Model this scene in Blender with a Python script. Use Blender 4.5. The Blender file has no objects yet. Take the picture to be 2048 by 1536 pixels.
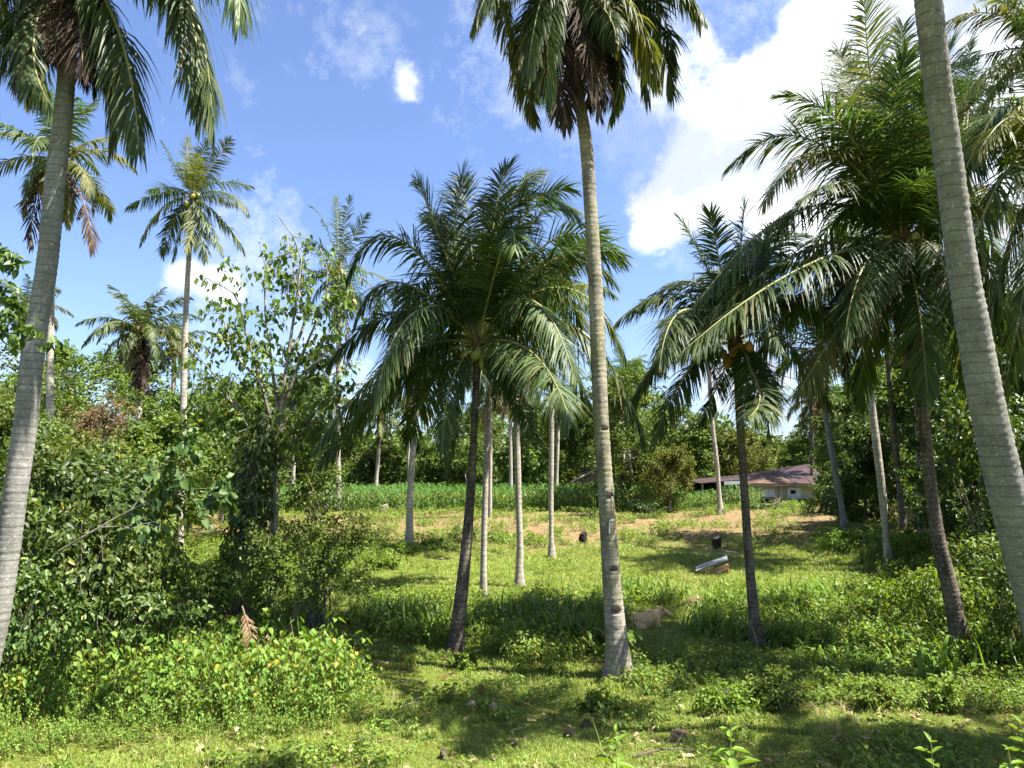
import bpy, math, random
import numpy as np
from mathutils import Vector

scene = bpy.context.scene
COL = scene.collection
R = math.radians

# ------------------------------------------------------------------ camera
CAMZ, PITCH, FPX = 3.6, R(7.3), 1490.0          # FPX: focal length for a frame 2048 wide
cam_d = bpy.data.cameras.new("camera")
cam = bpy.data.objects.new("camera", cam_d)
COL.objects.link(cam)
cam.location = (0, 0, CAMZ)
cam.rotation_euler = (R(90) + PITCH, 0, 0)
cam_d.sensor_width = 36
cam_d.lens = FPX / 2048 * 36
cam_d.clip_start = 0.1
cam_d.clip_end = 3000
scene.camera = cam

# ------------------------------------------------------------------ light
SUN_EL = R(59)
SUN_AZ = (0.968, -0.25)
sun_v = Vector((SUN_AZ[0] * math.cos(SUN_EL), SUN_AZ[1] * math.cos(SUN_EL), math.sin(SUN_EL)))
sd = bpy.data.lights.new("sun", 'SUN')
sd.energy = 5.0
sd.angle = R(0.53)
sd.color = (1.0, 0.955, 0.87)
so = bpy.data.objects.new("sun", sd)
COL.objects.link(so)
so.rotation_euler = sun_v.to_track_quat('Z', 'Y').to_euler()
so.location = (20, -20, 40)

scene.view_settings.view_transform = 'Standard'
scene.view_settings.look = 'None'
scene.view_settings.exposure = 1.9
scene.view_settings.gamma = 1
scene.view_settings.use_curve_mapping = False
cy = scene.cycles
cy.max_bounces = 6
cy.diffuse_bounces = 3
cy.glossy_bounces = 2
cy.transmission_bounces = 3
cy.transparent_max_bounces = 4
cy.caustics_reflective = False
cy.caustics_refractive = False
cy.use_adaptive_sampling = True
cy.adaptive_threshold = 0.015
cy.use_denoising = True


def ray(px, py):
    r = (px - 1024) / FPX
    u = (768 - py) / FPX
    c, s = math.cos(PITCH), math.sin(PITCH)
    return np.array([r, c - s * u, s + c * u])


def pix(px, py, Y):
    """point seen at photo pixel (px, py) at horizontal distance Y"""
    d = ray(px, py)
    return np.array([0, 0, CAMZ]) + d * (Y / d[1])


def depth_of(p):
    return p[1] * math.cos(PITCH) + (p[2] - CAMZ) * math.sin(PITCH)


def project(P):
    P = np.asarray(P)
    c, s = math.cos(PITCH), math.sin(PITCH)
    zc = P[:, 1] * c + (P[:, 2] - CAMZ) * s
    uc = -P[:, 1] * s + (P[:, 2] - CAMZ) * c
    zc = np.maximum(zc, 0.1)
    return 1024 + FPX * P[:, 0] / zc, 768 - FPX * uc / zc


# ------------------------------------------------------------------ sky
def build_world():
    w = bpy.data.worlds.new("World")
    scene.world = w
    w.use_nodes = True
    nt = w.node_tree
    N, L = nt.nodes, nt.links
    N.clear()
    out = N.new('ShaderNodeOutputWorld')
    bg = N.new('ShaderNodeBackground')
    bg.inputs['Strength'].default_value = 0.070
    sky = N.new('ShaderNodeTexSky')
    sky.sky_type = 'NISHITA'
    sky.sun_disc = False
    sky.sun_elevation = SUN_EL
    sky.sun_rotation = math.atan2(SUN_AZ[0], SUN_AZ[1])
    sky.air_density = 1.0
    sky.dust_density = 1.1
    sky.ozone_density = 2.0
    tc = N.new('ShaderNodeTexCoord')

    def math_node(op, a, b=None, clamp=False):
        m = N.new('ShaderNodeMath')
        m.operation = op
        m.use_clamp = clamp
        for i, v in enumerate((a, b)):
            if v is None:
                continue
            if isinstance(v, (int, float)):
                m.inputs[i].default_value = v
            else:
                L.new(v, m.inputs[i])
        return m.outputs[0]

    def noise(scale, detail, rough, off, lac=2.0):
        mp = N.new('ShaderNodeVectorMath')
        mp.operation = 'ADD'
        L.new(tc.outputs['Generated'], mp.inputs[0])
        mp.inputs[1].default_value = off
        n = N.new('ShaderNodeTexNoise')
        n.inputs['Scale'].default_value = scale
        n.inputs['Detail'].default_value = detail
        n.inputs['Roughness'].default_value = rough
        n.inputs['Lacunarity'].default_value = lac
        L.new(mp.outputs[0], n.inputs['Vector'])
        return n.outputs[0]

    # cloud bodies: directions in the sky where the cumulus stand (x, y pixel of the photo, radius in pixels, weight)
    blobs = [(1395, 95, 60, .8), (1330, 190, 70, .9), (1430, 180, 60, .5), (1400, 290, 70, .9), (1520, 250, 110, 1.0), (1360, 390, 95, 1.0),
             (1300, 460, 55, .8), (1480, 380, 120, 1.0), (1600, 130, 120, 1.0), (1660, 260, 170, 1.2), (1700, 30, 110, .9),
             (1850, 160, 210, 1.3), (2030, 60, 220, 1.3), (1850, 400, 200, 1.0), (2060, 330, 230, 1.1), (1620, 440, 110, .8),
             (1440, 770, 110, .85), (1560, 720, 120, .8), (410, 560, 62, .95), (465, 570, 48, .9), (355, 550, 42, .8),
             (730, 770, 90, .55), (705, 50, 34, .62), (835, 170, 46, .62), (800, 120, 30, .5), (925, 240, 34, .5), (590, 12, 30, .5),
             (2200, 600, 300, 1.1), (1215, 230, 30, .42), (10, 640, 60, .5)]
    acc = None
    for bx, by, br, wt in blobs:
        d = ray(bx, by)
        k = np.linalg.norm(d)
        d = d / k
        rad = br / FPX / k
        dn = N.new('ShaderNodeVectorMath')
        dn.operation = 'DISTANCE'
        L.new(tc.outputs['Generated'], dn.inputs[0])
        dn.inputs[1].default_value = tuple(d)
        mr = N.new('ShaderNodeMapRange')
        mr.interpolation_type = 'SMOOTHERSTEP'
        mr.inputs['From Min'].default_value = rad * 1.75
        mr.inputs['From Max'].default_value = 0
        mr.inputs['To Min'].default_value = 0
        mr.inputs['To Max'].default_value = wt
        L.new(dn.outputs['Value'], mr.inputs['Value'])
        acc = mr.outputs[0] if acc is None else math_node('ADD', acc, mr.outputs[0])
    # the rest of the sky carries scattered clouds of the same kind
    geo_sep = N.new('ShaderNodeSeparateXYZ')
    L.new(tc.outputs['Generated'], geo_sep.inputs[0])
    back = math_node('LESS_THAN', geo_sep.outputs['Y'], 0.35)
    wide = noise(2.2, 2, .5, (3, 1, 7))
    wide = math_node('MULTIPLY', math_node('SUBTRACT', wide, .47), 5.0, True)
    wide = math_node('MULTIPLY', math_node('MULTIPLY', wide, back), .9)
    acc = math_node('ADD', acc, wide)
    n1 = noise(7, 9, .58, (1.3, 0.2, 0.4))
    n2 = noise(24, 8, .6, (4.3, 2.2, 0.4))
    nn = math_node('ADD', math_node('MULTIPLY', n1, 2.2), math_node('MULTIPLY', n2, 1.3))
    nn = math_node('SUBTRACT', nn, 1.75)
    acc = math_node('MINIMUM', math_node('MULTIPLY', acc, 1.0), 1.3)
    den = math_node('ADD', math_node('MULTIPLY', nn, 1.6), acc)
    mr = N.new('ShaderNodeMapRange')
    mr.interpolation_type = 'SMOOTHSTEP'
    mr.inputs['From Min'].default_value = 0.28
    mr.inputs['From Max'].default_value = 1.35
    L.new(den, mr.inputs['Value'])
    alpha = math_node('MULTIPLY', mr.outputs[0], math_node('MULTIPLY', acc, 2.2, True))
    wisp = noise(4.0, 10, .66, (6.1, 3.3, 2.4), 2.3)
    wisp = math_node('MULTIPLY', math_node('SUBTRACT', wisp, .53), 2.6, True)
    alpha = math_node('MAXIMUM', alpha, math_node('MINIMUM', wisp, .30))
    shade = N.new('ShaderNodeMapRange')
    n3 = noise(5.5, 5, .5, (8, 3, 1))
    L.new(n3, shade.inputs['Value'])
    shade.inputs['From Min'].default_value = 0.40
    shade.inputs['From Max'].default_value = 0.58
    ccol = N.new('ShaderNodeMix')
    ccol.data_type = 'RGBA'
    L.new(shade.outputs[0], ccol.inputs['Factor'])
    ccol.inputs[6].default_value = (3.3, 3.6, 4.1, 1)
    ccol.inputs[7].default_value = (6.4, 6.5, 6.6, 1)
    tint = N.new('ShaderNodeMix')
    tint.data_type = 'RGBA'
    tint.blend_type = 'MULTIPLY'
    tint.inputs['Factor'].default_value = 1
    L.new(sky.outputs[0], tint.inputs[6])
    tint.inputs[7].default_value = (0.83, 0.87, 1.04, 1)
    mix = N.new('ShaderNodeMix')
    mix.data_type = 'RGBA'
    L.new(alpha, mix.inputs['Factor'])
    L.new(tint.outputs[2], mix.inputs[6])
    L.new(ccol.outputs[2], mix.inputs[7])
    L.new(mix.outputs[2], bg.inputs['Color'])
    L.new(bg.outputs[0], out.inputs['Surface'])
    w.cycles.sampling_method = 'MANUAL'
    w.cycles.sample_map_resolution = 512


build_world()


# ------------------------------------------------------------------ terrain function
def ground(x, y):
    x = np.asarray(x, float)
    y = np.asarray(y, float)
    z = np.interp(y, [-30, 2, 5.5, 8, 10, 14, 18, 28, 35, 44, 54, 80, 1200], [1.9, 1.9, .75, .15, 0.02, 0, .2, .8, 1.17, 1.32, 1.4, 1.6, 3.0])
    k = np.clip((y - 6) / 6, 0, 1) * np.clip((120 - y) / 60, 0, 1)
    z = z + k * (.05 * np.sin(x * .9 + y * .35) + .04 * np.sin(x * .37 - y * .8 + 1.3) + .025 * np.sin(x * 2.1 + 1) * np.sin(y * 1.7))
    z = z + .5 * np.clip((x - 10.5) / 5, 0, 1) * np.clip((y - 9) / 6, 0, 1)
    return z


def gz(x, y):
    return float(ground(x, y))


def ground_at(px, py):
    d = ray(px, py)
    Y = np.linspace(4, 95, 4000)
    P = d[None, :] * (Y / d[1])[:, None]
    h = P[:, 2] + CAMZ - ground(P[:, 0], Y)
    i = np.argmax(h < 0)
    if h[i] >= 0:
        i = len(Y) - 1
    return np.array([P[i, 0], Y[i], gz(P[i, 0], Y[i])])


# ------------------------------------------------------------------ mesh helpers
class MB:
    """collects faces of one mesh"""

    def __init__(self):
        self.v, self.f, self.m, self.n = [], [], [], 0

    def add(self, verts, faces, mi=0):
        verts = np.asarray(verts, float).reshape(-1, 3)
        faces = np.asarray(faces, int)
        self.v.append(verts)
        self.f.append(faces + self.n)
        self.m.append(np.full(len(faces), mi))
        self.n += len(verts)

    def mesh(self, name, mats, smooth=True):
        me = bpy.data.meshes.new(name)
        V = np.concatenate(self.v)
        quads = [f for f in self.f]
        loops = np.concatenate([f.ravel() for f in quads])
        tot = np.concatenate([np.full(len(f), f.shape[1]) for f in quads])
        start = np.concatenate([[0], np.cumsum(tot)[:-1]])
        me.vertices.add(len(V))
        me.vertices.foreach_set('co', V.astype(np.float32).ravel())
        me.loops.add(len(loops))
        me.loops.foreach_set('vertex_index', loops.astype(np.int32))
        me.polygons.add(len(tot))
        me.polygons.foreach_set('loop_start', start.astype(np.int32))
        me.polygons.foreach_set('material_index', np.concatenate(self.m).astype(np.int32))
        me.polygons.foreach_set('use_smooth', np.full(len(tot), smooth))
        for m in mats:
            me.materials.append(m)
        me.update(calc_edges=True)
        me.validate()
        return me

    def tube(self, pts, rad, sides=6, mi=0, cap=True):
        pts = np.asarray(pts, float)
        rad = np.broadcast_to(np.asarray(rad, float), (len(pts),))
        t = np.gradient(pts, axis=0)
        t /= np.linalg.norm(t, axis=1)[:, None] + 1e-9
        ref = np.array([0, 0, 1.0]) if abs(t[:, 2]).mean() < .8 else np.array([1.0, 0, 0])
        a = np.cross(t, ref)
        a /= np.linalg.norm(a, axis=1)[:, None] + 1e-9
        b = np.cross(t, a)
        th = np.linspace(0, 2 * np.pi, sides, endpoint=False)
        V = pts[:, None, :] + rad[:, None, None] * (np.cos(th)[None, :, None] * a[:, None, :] + np.sin(th)[None, :, None] * b[:, None, :])
        n = len(pts)
        i = np.arange(n - 1)[:, None] * sides
        j = np.arange(sides)[None, :]
        j2 = (j + 1) % sides
        F = np.stack([i + j, i + j2, i + sides + j2, i + sides + j], -1).reshape(-1, 4)
        self.add(V.reshape(-1, 3), F, mi)
        if cap:
            for k in (0, n - 1):
                c = np.concatenate([V[k], pts[k][None]])
                jj = np.arange(sides)
                self.add(c, np.stack([jj, (jj + 1) % sides, np.full(sides, sides)], -1), mi)

    def box(self, c, s, rz=0, mi=0):
        c = np.asarray(c, float)
        s = np.asarray(s, float) / 2
        V = np.array([[x, y, z] for x in (-1, 1) for y in (-1, 1) for z in (-1, 1)]) * s
        co, si = math.cos(rz), math.sin(rz)
        V = np.stack([V[:, 0] * co - V[:, 1] * si, V[:, 0] * si + V[:, 1] * co, V[:, 2]], -1) + c
        self.add(V, [[0, 1, 3, 2], [4, 6, 7, 5], [0, 4, 5, 1], [2, 3, 7, 6], [0, 2, 6, 4], [1, 5, 7, 3]], mi)

    def leaves(self, P, D, Nn, Lg, W, heart=False, fold=.12, droop=.15, mi=0):
        P, D, Nn = (np.asarray(a, float) for a in (P, D, Nn))
        D = D / (np.linalg.norm(D, axis=1)[:, None] + 1e-9)
        S = np.cross(D, Nn)
        S /= np.linalg.norm(S, axis=1)[:, None] + 1e-9
        Nn = np.cross(S, D)
        Lg = np.broadcast_to(Lg, (len(P),))[:, None]
        W = np.broadcast_to(W, (len(P),))[:, None]
        a, wa, b, wb = (.10, .44, .48, .44) if heart else (.30, .46, .66, .40)
        up = Nn * fold * W
        base = P
        tip = P + D * Lg - Nn * droop * Lg
        r1 = P + D * a * Lg + S * wa * W + up
        r2 = P + D * b * Lg + S * wb * W + up - Nn * droop * .3 * Lg
        l1 = P + D * a * Lg - S * wa * W + up
        l2 = P + D * b * Lg - S * wb * W + up - Nn * droop * .3 * Lg
        V = np.stack([base, r1, r2, tip, l2, l1], 1)
        k = np.arange(len(P))[:, None] * 6
        F = np.concatenate([k + np.array([0, 1, 2, 3]), k + np.array([0, 3, 4, 5])])
        self.add(V.reshape(-1, 3), F, mi)

    def straps(self, P, D, Lg, W, droop, segs=4, mi=0, side=None, curl=1.6):
        """long blades that start at P, leave along D and bend down"""
        P, D = np.asarray(P, float), np.asarray(D, float)
        n = len(P)
        D = D / (np.linalg.norm(D, axis=1)[:, None] + 1e-9)
        Lg = np.broadcast_to(Lg, (n,))
        W = np.broadcast_to(W, (n,))
        droop = np.broadcast_to(droop, (n,))
        if side is None:
            side = np.stack([-D[:, 1], D[:, 0], np.zeros(n)], -1) + 1e-4
        rows = []
        p = P.copy()
        wprof = np.interp(np.linspace(0, 1, segs + 1), [0, .25, .6, 1], [.55, 1, .85, .08])
        d = D.copy()
        down = np.array([0, 0, -1.0])
        for s in range(segs + 1):
            sv = side - (side * d).sum(1)[:, None] * d
            sv /= np.linalg.norm(sv, axis=1)[:, None] + 1e-9
            hw = (W * wprof[s] * .5)[:, None]
            rows.append(np.stack([p - sv * hw, p + sv * hw], 1))
            f = ((s + 1) / segs) ** curl
            d = D + down * (droop * f)[:, None] * 1.3
            d /= np.linalg.norm(d, axis=1)[:, None] + 1e-9
            p = p + d * (Lg / segs)[:, None]
        V = np.stack(rows, 1)                            # n, segs+1, 2, 3
        k = np.arange(n)[:, None, None] * (2 * (segs + 1)) + np.arange(segs)[None, :, None] * 2
        F = (k + np.array([0, 1, 3, 2])[None, None, :]).reshape(-1, 4)
        self.add(V.reshape(-1, 3), F, mi)


def catmull(pts, n):
    pts = np.asarray(pts, float)
    t = np.concatenate([[0], np.cumsum(np.linalg.norm(np.diff(pts[:, :3], axis=0), axis=1) + 1e-6)])
    t /= t[-1]
    q = np.linspace(0, 1, n)
    m = np.gradient(pts, t, axis=0) if len(pts) > 2 else np.repeat((pts[1] - pts[0])[None], 2, 0)
    i = np.clip(np.searchsorted(t, q, side='right') - 1, 0, len(pts) - 2)
    h = (t[i + 1] - t[i])[:, None]
    s = ((q - t[i])[:, None]) / h
    return (2 * s ** 3 - 3 * s ** 2 + 1) * pts[i] + (s ** 3 - 2 * s ** 2 + s) * h * m[i] + (-2 * s ** 3 + 3 * s ** 2) * pts[i + 1] + (s ** 3 - s ** 2) * h * m[i + 1]


def link(name, data, parent=None, loc=None, **props):
    o = bpy.data.objects.new(name, data)
    COL.objects.link(o)
    if parent is not None:
        o.parent = parent
    if loc is not None:
        o.location = loc
    for k, v in props.items():
        if v is not None:
            o[k] = v
    return o


def thing(name, label, cat, loc, group=None, rz=0):
    o = link(name, None, None, loc, label=label, category=cat, group=group)
    o.rotation_euler = (0, 0, rz)
    o.empty_display_size = .2
    return o


# ------------------------------------------------------------------ materials
class NT:
    def __init__(self, name):
        self.mat = bpy.data.materials.new(name)
        self.mat.use_nodes = True
        self.nt = self.mat.node_tree
        self.N, self.L = self.nt.nodes, self.nt.links
        self.N.clear()
        self.out = self.N.new('ShaderNodeOutputMaterial')

    def node(self, t, **kw):
        n = self.N.new(t)
        for k, v in kw.items():
            setattr(n, k, v)
        return n

    def set(self, n, **kw):
        for k, v in kw.items():
            k = k.replace('_', ' ')
            if hasattr(v, 'is_output') or isinstance(v, bpy.types.NodeSocket):
                self.L.new(v, n.inputs[k])
            else:
                n.inputs[k].default_value = v
        return n

    def ramp(self, fac, stops):
        r = self.node('ShaderNodeValToRGB')
        e = r.color_ramp.elements
        while len(e) > 1:
            e.remove(e[-1])
        e[0].position = stops[0][0]
        e[0].color = (*stops[0][1], 1)
        for p, c in stops[1:]:
            x = e.new(p)
            x.color = (*c, 1)
        self.L.new(fac, r.inputs[0])
        return r.outputs[0]

    def noise(self, scale, detail=4, rough=.55, coord='Object', stretch=None):
        tc = self.node('ShaderNodeTexCoord')
        v = tc.outputs[coord]
        if stretch:
            m = self.node('ShaderNodeMapping')
            m.inputs['Scale'].default_value = stretch
            self.L.new(v, m.inputs[0])
            v = m.outputs[0]
        n = self.node('ShaderNodeTexNoise')
        self.set(n, Scale=scale, Detail=detail, Roughness=rough)
        self.L.new(v, n.inputs['Vector'])
        return n.outputs[0]

    def mixc(self, fac, a, b, blend='MIX'):
        m = self.node('ShaderNodeMix', data_type='RGBA', blend_type=blend)
        for sock, v in ((m.inputs['Factor'], fac), (m.inputs[6], a), (m.inputs[7], b)):
            if isinstance(v, bpy.types.NodeSocket):
                self.L.new(v, sock)
            elif isinstance(v, (int, float)):
                sock.default_value = v
            else:
                sock.default_value = (*v, 1)
        return m.outputs[2]

    def math(self, op, a, b, clamp=False):
        m = self.node('ShaderNodeMath', operation=op, use_clamp=clamp)
        for i, v in enumerate((a, b)):
            if isinstance(v, bpy.types.NodeSocket):
                self.L.new(v, m.inputs[i])
            else:
                m.inputs[i].default_value = v
        return m.outputs[0]

    def maprange(self, v, a, b, c=0.0, d=1.0):
        m = self.node('ShaderNodeMapRange')
        m.inputs[1].default_value, m.inputs[2].default_value = a, b
        m.inputs[3].default_value, m.inputs[4].default_value = c, d
        self.L.new(v, m.inputs[0])
        return m.outputs[0]

    def principled(self, color, rough=.6, spec=.3, bump=None, bstr=.3, bdist=.02, metal=0):
        p = self.node('ShaderNodeBsdfPrincipled')
        if isinstance(color, bpy.types.NodeSocket):
            self.L.new(color, p.inputs['Base Color'])
        else:
            p.inputs['Base Color'].default_value = (*color, 1)
        if isinstance(rough, bpy.types.NodeSocket):
            self.L.new(rough, p.inputs['Roughness'])
        else:
            p.inputs['Roughness'].default_value = rough
        p.inputs['Specular IOR Level'].default_value = spec
        p.inputs['Metallic'].default_value = metal
        if bump is not None:
            b = self.node('ShaderNodeBump')
            b.inputs['Strength'].default_value = bstr
            b.inputs['Distance'].default_value = bdist
            self.L.new(bump, b.inputs['Height'])
            self.L.new(b.outputs[0], p.inputs['Normal'])
        return p.outputs[0]

    def done(self, s):
        self.L.new(s, self.out.inputs['Surface'])
        return self.mat


def leaf_mat(name, stops, trans=.35, tcol=(1.5, 1.6, .45), rough=.42, spec=.35, vary=.35):
    if name.startswith('leaf'):
        rough, spec = rough + .1, spec * .6
    """leaf colours by leaf (stops over the leaf's own random value), the whole plant varies a little"""
    t = NT(name)
    g = t.node('ShaderNodeNewGeometry')
    oi = t.node('ShaderNodeObjectInfo')
    c = t.ramp(g.outputs['Random Per Island'], stops)
    h = t.node('ShaderNodeHueSaturation')
    t.set(h, Hue=t.maprange(oi.outputs['Random'], 0, 1, .488, .512), Saturation=1.0, Value=t.maprange(oi.outputs['Random'], 0, 1, 1 - vary / 2, 1 + vary / 2), Color=c)
    c = h.outputs[0]
    p = t.principled(c, rough, spec)
    tr = t.node('ShaderNodeBsdfTranslucent')
    t.L.new(t.mixc(1.0, c, tcol, 'MULTIPLY'), tr.inputs['Color'])
    m = t.node('ShaderNodeMixShader')
    m.inputs[0].default_value = trans
    t.L.new(p, m.inputs[1])
    t.L.new(tr.outputs[0], m.inputs[2])
    return t.done(m.outputs[0])


def bark_mat(name, dark, light, moss, moss_amt=.4, ring=16.0, spots=.5, stain=.55):
    t = NT(name)
    n1 = t.noise(5, 6, .65, stretch=(1, 1, .55))
    n2 = t.noise(34, 5, .7, stretch=(1, 1, 2.2))
    n3 = t.noise(1.3, 4, .6)
    n4 = t.noise(22, 3, .55)
    tc = t.node('ShaderNodeTexCoord')
    w = t.node('ShaderNodeTexWave', bands_direction='Z', wave_profile='SAW')
    t.set(w, Scale=ring / 6.3, Distortion=1.6, Detail=4, Detail_Scale=2.2)
    t.L.new(tc.outputs['Object'], w.inputs['Vector'])
    c = t.ramp(n1, [(.3, dark), (.62, light)])
    c = t.mixc(t.maprange(n2, .45, .7, 0, .55), c, tuple(x * .45 for x in dark))
    c = t.mixc(t.maprange(w.outputs[1], 0, .22, .75, 0), c, tuple(x * .5 for x in dark))
    c = t.mixc(t.maprange(n3, .42, .62, 0, moss_amt), c, moss)
    c = t.mixc(t.maprange(t.noise(2.3, 5, .7, stretch=(1, 1, .35)), .5, .62, 0, stain), c, tuple(x * .55 for x in dark))
    c = t.mixc(t.maprange(n4, .60, .66, 0, spots), c, tuple(min(.62, x * 1.5) for x in light))
    hgt = t.math('ADD', t.math('MULTIPLY', n2, .6), t.math('MULTIPLY', w.outputs[1], -.5))
    return t.done(t.principled(c, .9, .1, hgt, .7, .02))


def plain_mat(name, c1, c2, scale=8, rough=.85, bstr=.4, spec=.15, bdist=.02, stretch=None, metal=0):
    t = NT(name)
    n = t.noise(scale, 6, .6, stretch=stretch)
    return t.done(t.principled(t.ramp(n, [(.35, c1), (.65, c2)]), rough, spec, n, bstr, bdist, metal))


FROND = leaf_mat('frond_green', [(0, (.034, .060, .016)), (.55, (.060, .094, .024)), (.93, (.100, .128, .034)), (.94, (.095, .115, .030)), (1, (.20, .15, .07))], .30, (1.2, 1.45, .5), .52, .3, .3)
FROND_YEL = leaf_mat('frond_yellowing_and_lit', [(0, (.070, .090, .022)), (.6, (.125, .140, .036)), (1, (.19, .165, .05))], .33, (1.4, 1.4, .5), .55, .25, .3)  # ageing fronds, and fronds whose sunlight is painted as a yellower green
FROND_DEAD = leaf_mat('frond_dead', [(0, (.022, .015, .011)), (.7, (.055, .035, .023)), (.93, (.10, .065, .042)), (1, (.20, .14, .09))], .15, (1.2, 1.1, 1), .75, .15, .4)
FROND_TAN = leaf_mat('frond_tan', [(0, (.10, .055, .032)), (.6, (.20, .115, .065)), (1, (.32, .21, .13))], .15, (1.2, 1.1, 1), .75, .15, .3)
RACHIS = plain_mat('frond_stalk', (.16, .17, .05), (.27, .25, .09), 3, .5, .1, .35)
RACHIS_DEAD = plain_mat('frond_stalk_dead', (.13, .085, .055), (.26, .18, .12), 3, .8, .2)
SHEATH = plain_mat('palm_fibre', (.06, .04, .025), (.19, .13, .07), 18, .95, .8, .05, .03, (1, 1, .2))
BARK_GREY = bark_mat('palm_bark_grey', (.140, .134, .122), (.275, .265, .243), (.19, .185, .125), .35, 18, .5, .25)
BARK_FRONT = bark_mat('palm_bark_mossy', (.15, .135, .11), (.38, .335, .275), (.185, .178, .075), .75, 17)
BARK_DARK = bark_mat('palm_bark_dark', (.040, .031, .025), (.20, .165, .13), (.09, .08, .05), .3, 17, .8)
BARK_PALE = bark_mat('palm_bark_pale', (.22, .19, .15), (.47, .42, .35), (.28, .26, .17), .35, 14)
BARK_TREE = bark_mat('tree_bark', (.08, .065, .05), (.22, .19, .155), (.11, .12, .06), .4, 3)
BARK_LIGHT = bark_mat('tree_bark_light', (.16, .14, .11), (.38, .34, .29), (.16, .16, .09), .3, 3)
NUT_GREEN = plain_mat('coconut_green', (.20, .22, .04), (.34, .32, .07), 5, .4, .05, .4)
NUT_ORANGE = plain_mat('coconut_orange', (.36, .17, .05), (.48, .27, .08), 5, .4, .05, .4)
NOTCH = plain_mat('cut_wood_dark', (.02, .016, .013), (.05, .04, .03), 20, .95, .6)
CHALK = plain_mat('pale_scar', (.45, .46, .43), (.6, .6, .56), 30, .9, .2)

LEAF_HEART = leaf_mat('leaf_bright_weed', [(0, (.095, .175, .028)), (.5, (.140, .235, .036)), (.975, (.20, .285, .045)), (.985, (.42, .34, .04)), (1, (.34, .24, .06))], .34, (1.45, 1.35, .4), .45, .3, .3)
LEAF_WEED = leaf_mat('leaf_weed', [(0, (.085, .145, .022)), (.5, (.14, .220, .032)), (.95, (.21, .285, .042)), (1, (.30, .27, .06))], .34, (1.5, 1.45, .4), .42, .35, .4)
LEAF_STRAP = leaf_mat('leaf_strap', [(0, (.075, .145, .026)), (.6, (.125, .215, .036)), (1, (.22, .28, .05))], .33, (1.5, 1.5, .45), .36, .45, .3)
LEAF_TREE = leaf_mat('leaf_tree', [(0, (.030, .058, .016)), (.55, (.055, .095, .024)), (.95, (.095, .14, .034)), (.985, (.13, .16, .035)), (1, (.42, .36, .04))], .30, (1.6, 1.6, .45), .36, .45, .4)
LEAF_YOUNG = leaf_mat('leaf_young', [(0, (.055, .095, .020)), (.55, (.095, .15, .028)), (.96, (.15, .20, .04)), (.985, (.16, .19, .04)), (1, (.45, .38, .04))], .36, (1.5, 1.5, .45), .40, .5, .4)
LEAF_FOREST = leaf_mat('leaf_forest', [(0, (.052, .085, .018)), (.5, (.098, .145, .030)), (1, (.16, .20, .048))], .30, (1.5, 1.5, .45), .45, .35, .7)
LEAF_OLIVE = leaf_mat('leaf_olive', [(0, (.08, .10, .026)), (.5, (.125, .15, .035)), (1, (.20, .21, .05))], .32, (1.4, 1.35, .45), .45, .3, .5)
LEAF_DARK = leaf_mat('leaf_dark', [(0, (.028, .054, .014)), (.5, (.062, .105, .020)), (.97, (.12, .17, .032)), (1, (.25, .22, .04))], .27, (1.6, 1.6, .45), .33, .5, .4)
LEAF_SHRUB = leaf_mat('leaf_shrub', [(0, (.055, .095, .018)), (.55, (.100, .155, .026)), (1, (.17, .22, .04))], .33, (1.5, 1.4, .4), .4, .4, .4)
LEAF_BROWN = leaf_mat('leaf_dry_red', [(0, (.10, .062, .034)), (.6, (.18, .115, .065)), (1, (.25, .18, .10))], .25, (1.3, 1.1, .8), .7, .15, .3)
LEAF_CORN = leaf_mat('leaf_corn', [(0, (.070, .145, .030)), (.6, (.115, .210, .045)), (.93, (.17, .25, .06)), (1, (.30, .28, .10))], .33, (1.4, 1.5, .5), .4, .4, .3)
GRASS = leaf_mat('grass_blade', [(0, (.135, .195, .032)), (.6, (.22, .285, .050)), (.93, (.29, .33, .075)), (1, (.36, .29, .12))], .30, (1.35, 1.3, .45), .5, .25, .4)
GRASS_DRY = leaf_mat('grass_dry', [(0, (.26, .18, .10)), (.6, (.38, .29, .16)), (1, (.48, .40, .26))], .25, (1.2, 1.15, .9), .7, .15, .3)


def ground_mat():
    t = NT('ground_meadow')
    tc = t.node('ShaderNodeTexCoord')
    sep = t.node('ShaderNodeSeparateXYZ')
    t.L.new(tc.outputs['Object'], sep.inputs[0])
    n1 = t.noise(.35, 6, .62)
    n2 = t.noise(3.2, 6, .65)
    n3 = t.noise(22, 5, .7)
    n4 = t.noise(90, 3, .7)
    g = t.ramp(n2, [(.3, (.10, .125, .022)), (.5, (.16, .185, .030)), (.7, (.21, .23, .040))])
    g = t.mixc(t.maprange(n4, .35, .7, 0, .5), g, (.05, .065, .018))
    soil = t.ramp(n3, [(.3, (.14, .085, .045)), (.55, (.25, .16, .09)), (.75, (.34, .25, .16))])
    y = sep.outputs['Y']
    band = t.math('MULTIPLY', t.maprange(y, 26, 35, 0, 1), t.maprange(y, 56, 47, 0, 1))
    f = t.math('ADD', t.math('MULTIPLY', band, .90), t.math('MULTIPLY', t.math('SUBTRACT', n1, .5), 1.1))
    f = t.math('ADD', f, t.math('MULTIPLY', t.math('SUBTRACT', n2, .5), 1.3))
    f = t.math('ADD', f, t.math('MULTIPLY', t.math('SUBTRACT', n3, .5), .7))
    c = t.mixc(t.maprange(f, .12, .72, 0, .85), g, soil)
    h = t.math('ADD', n3, t.math('MULTIPLY', n4, .7))
    return t.done(t.principled(c, .95, .08, h, .8, .05))


GROUND = ground_mat()

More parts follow.
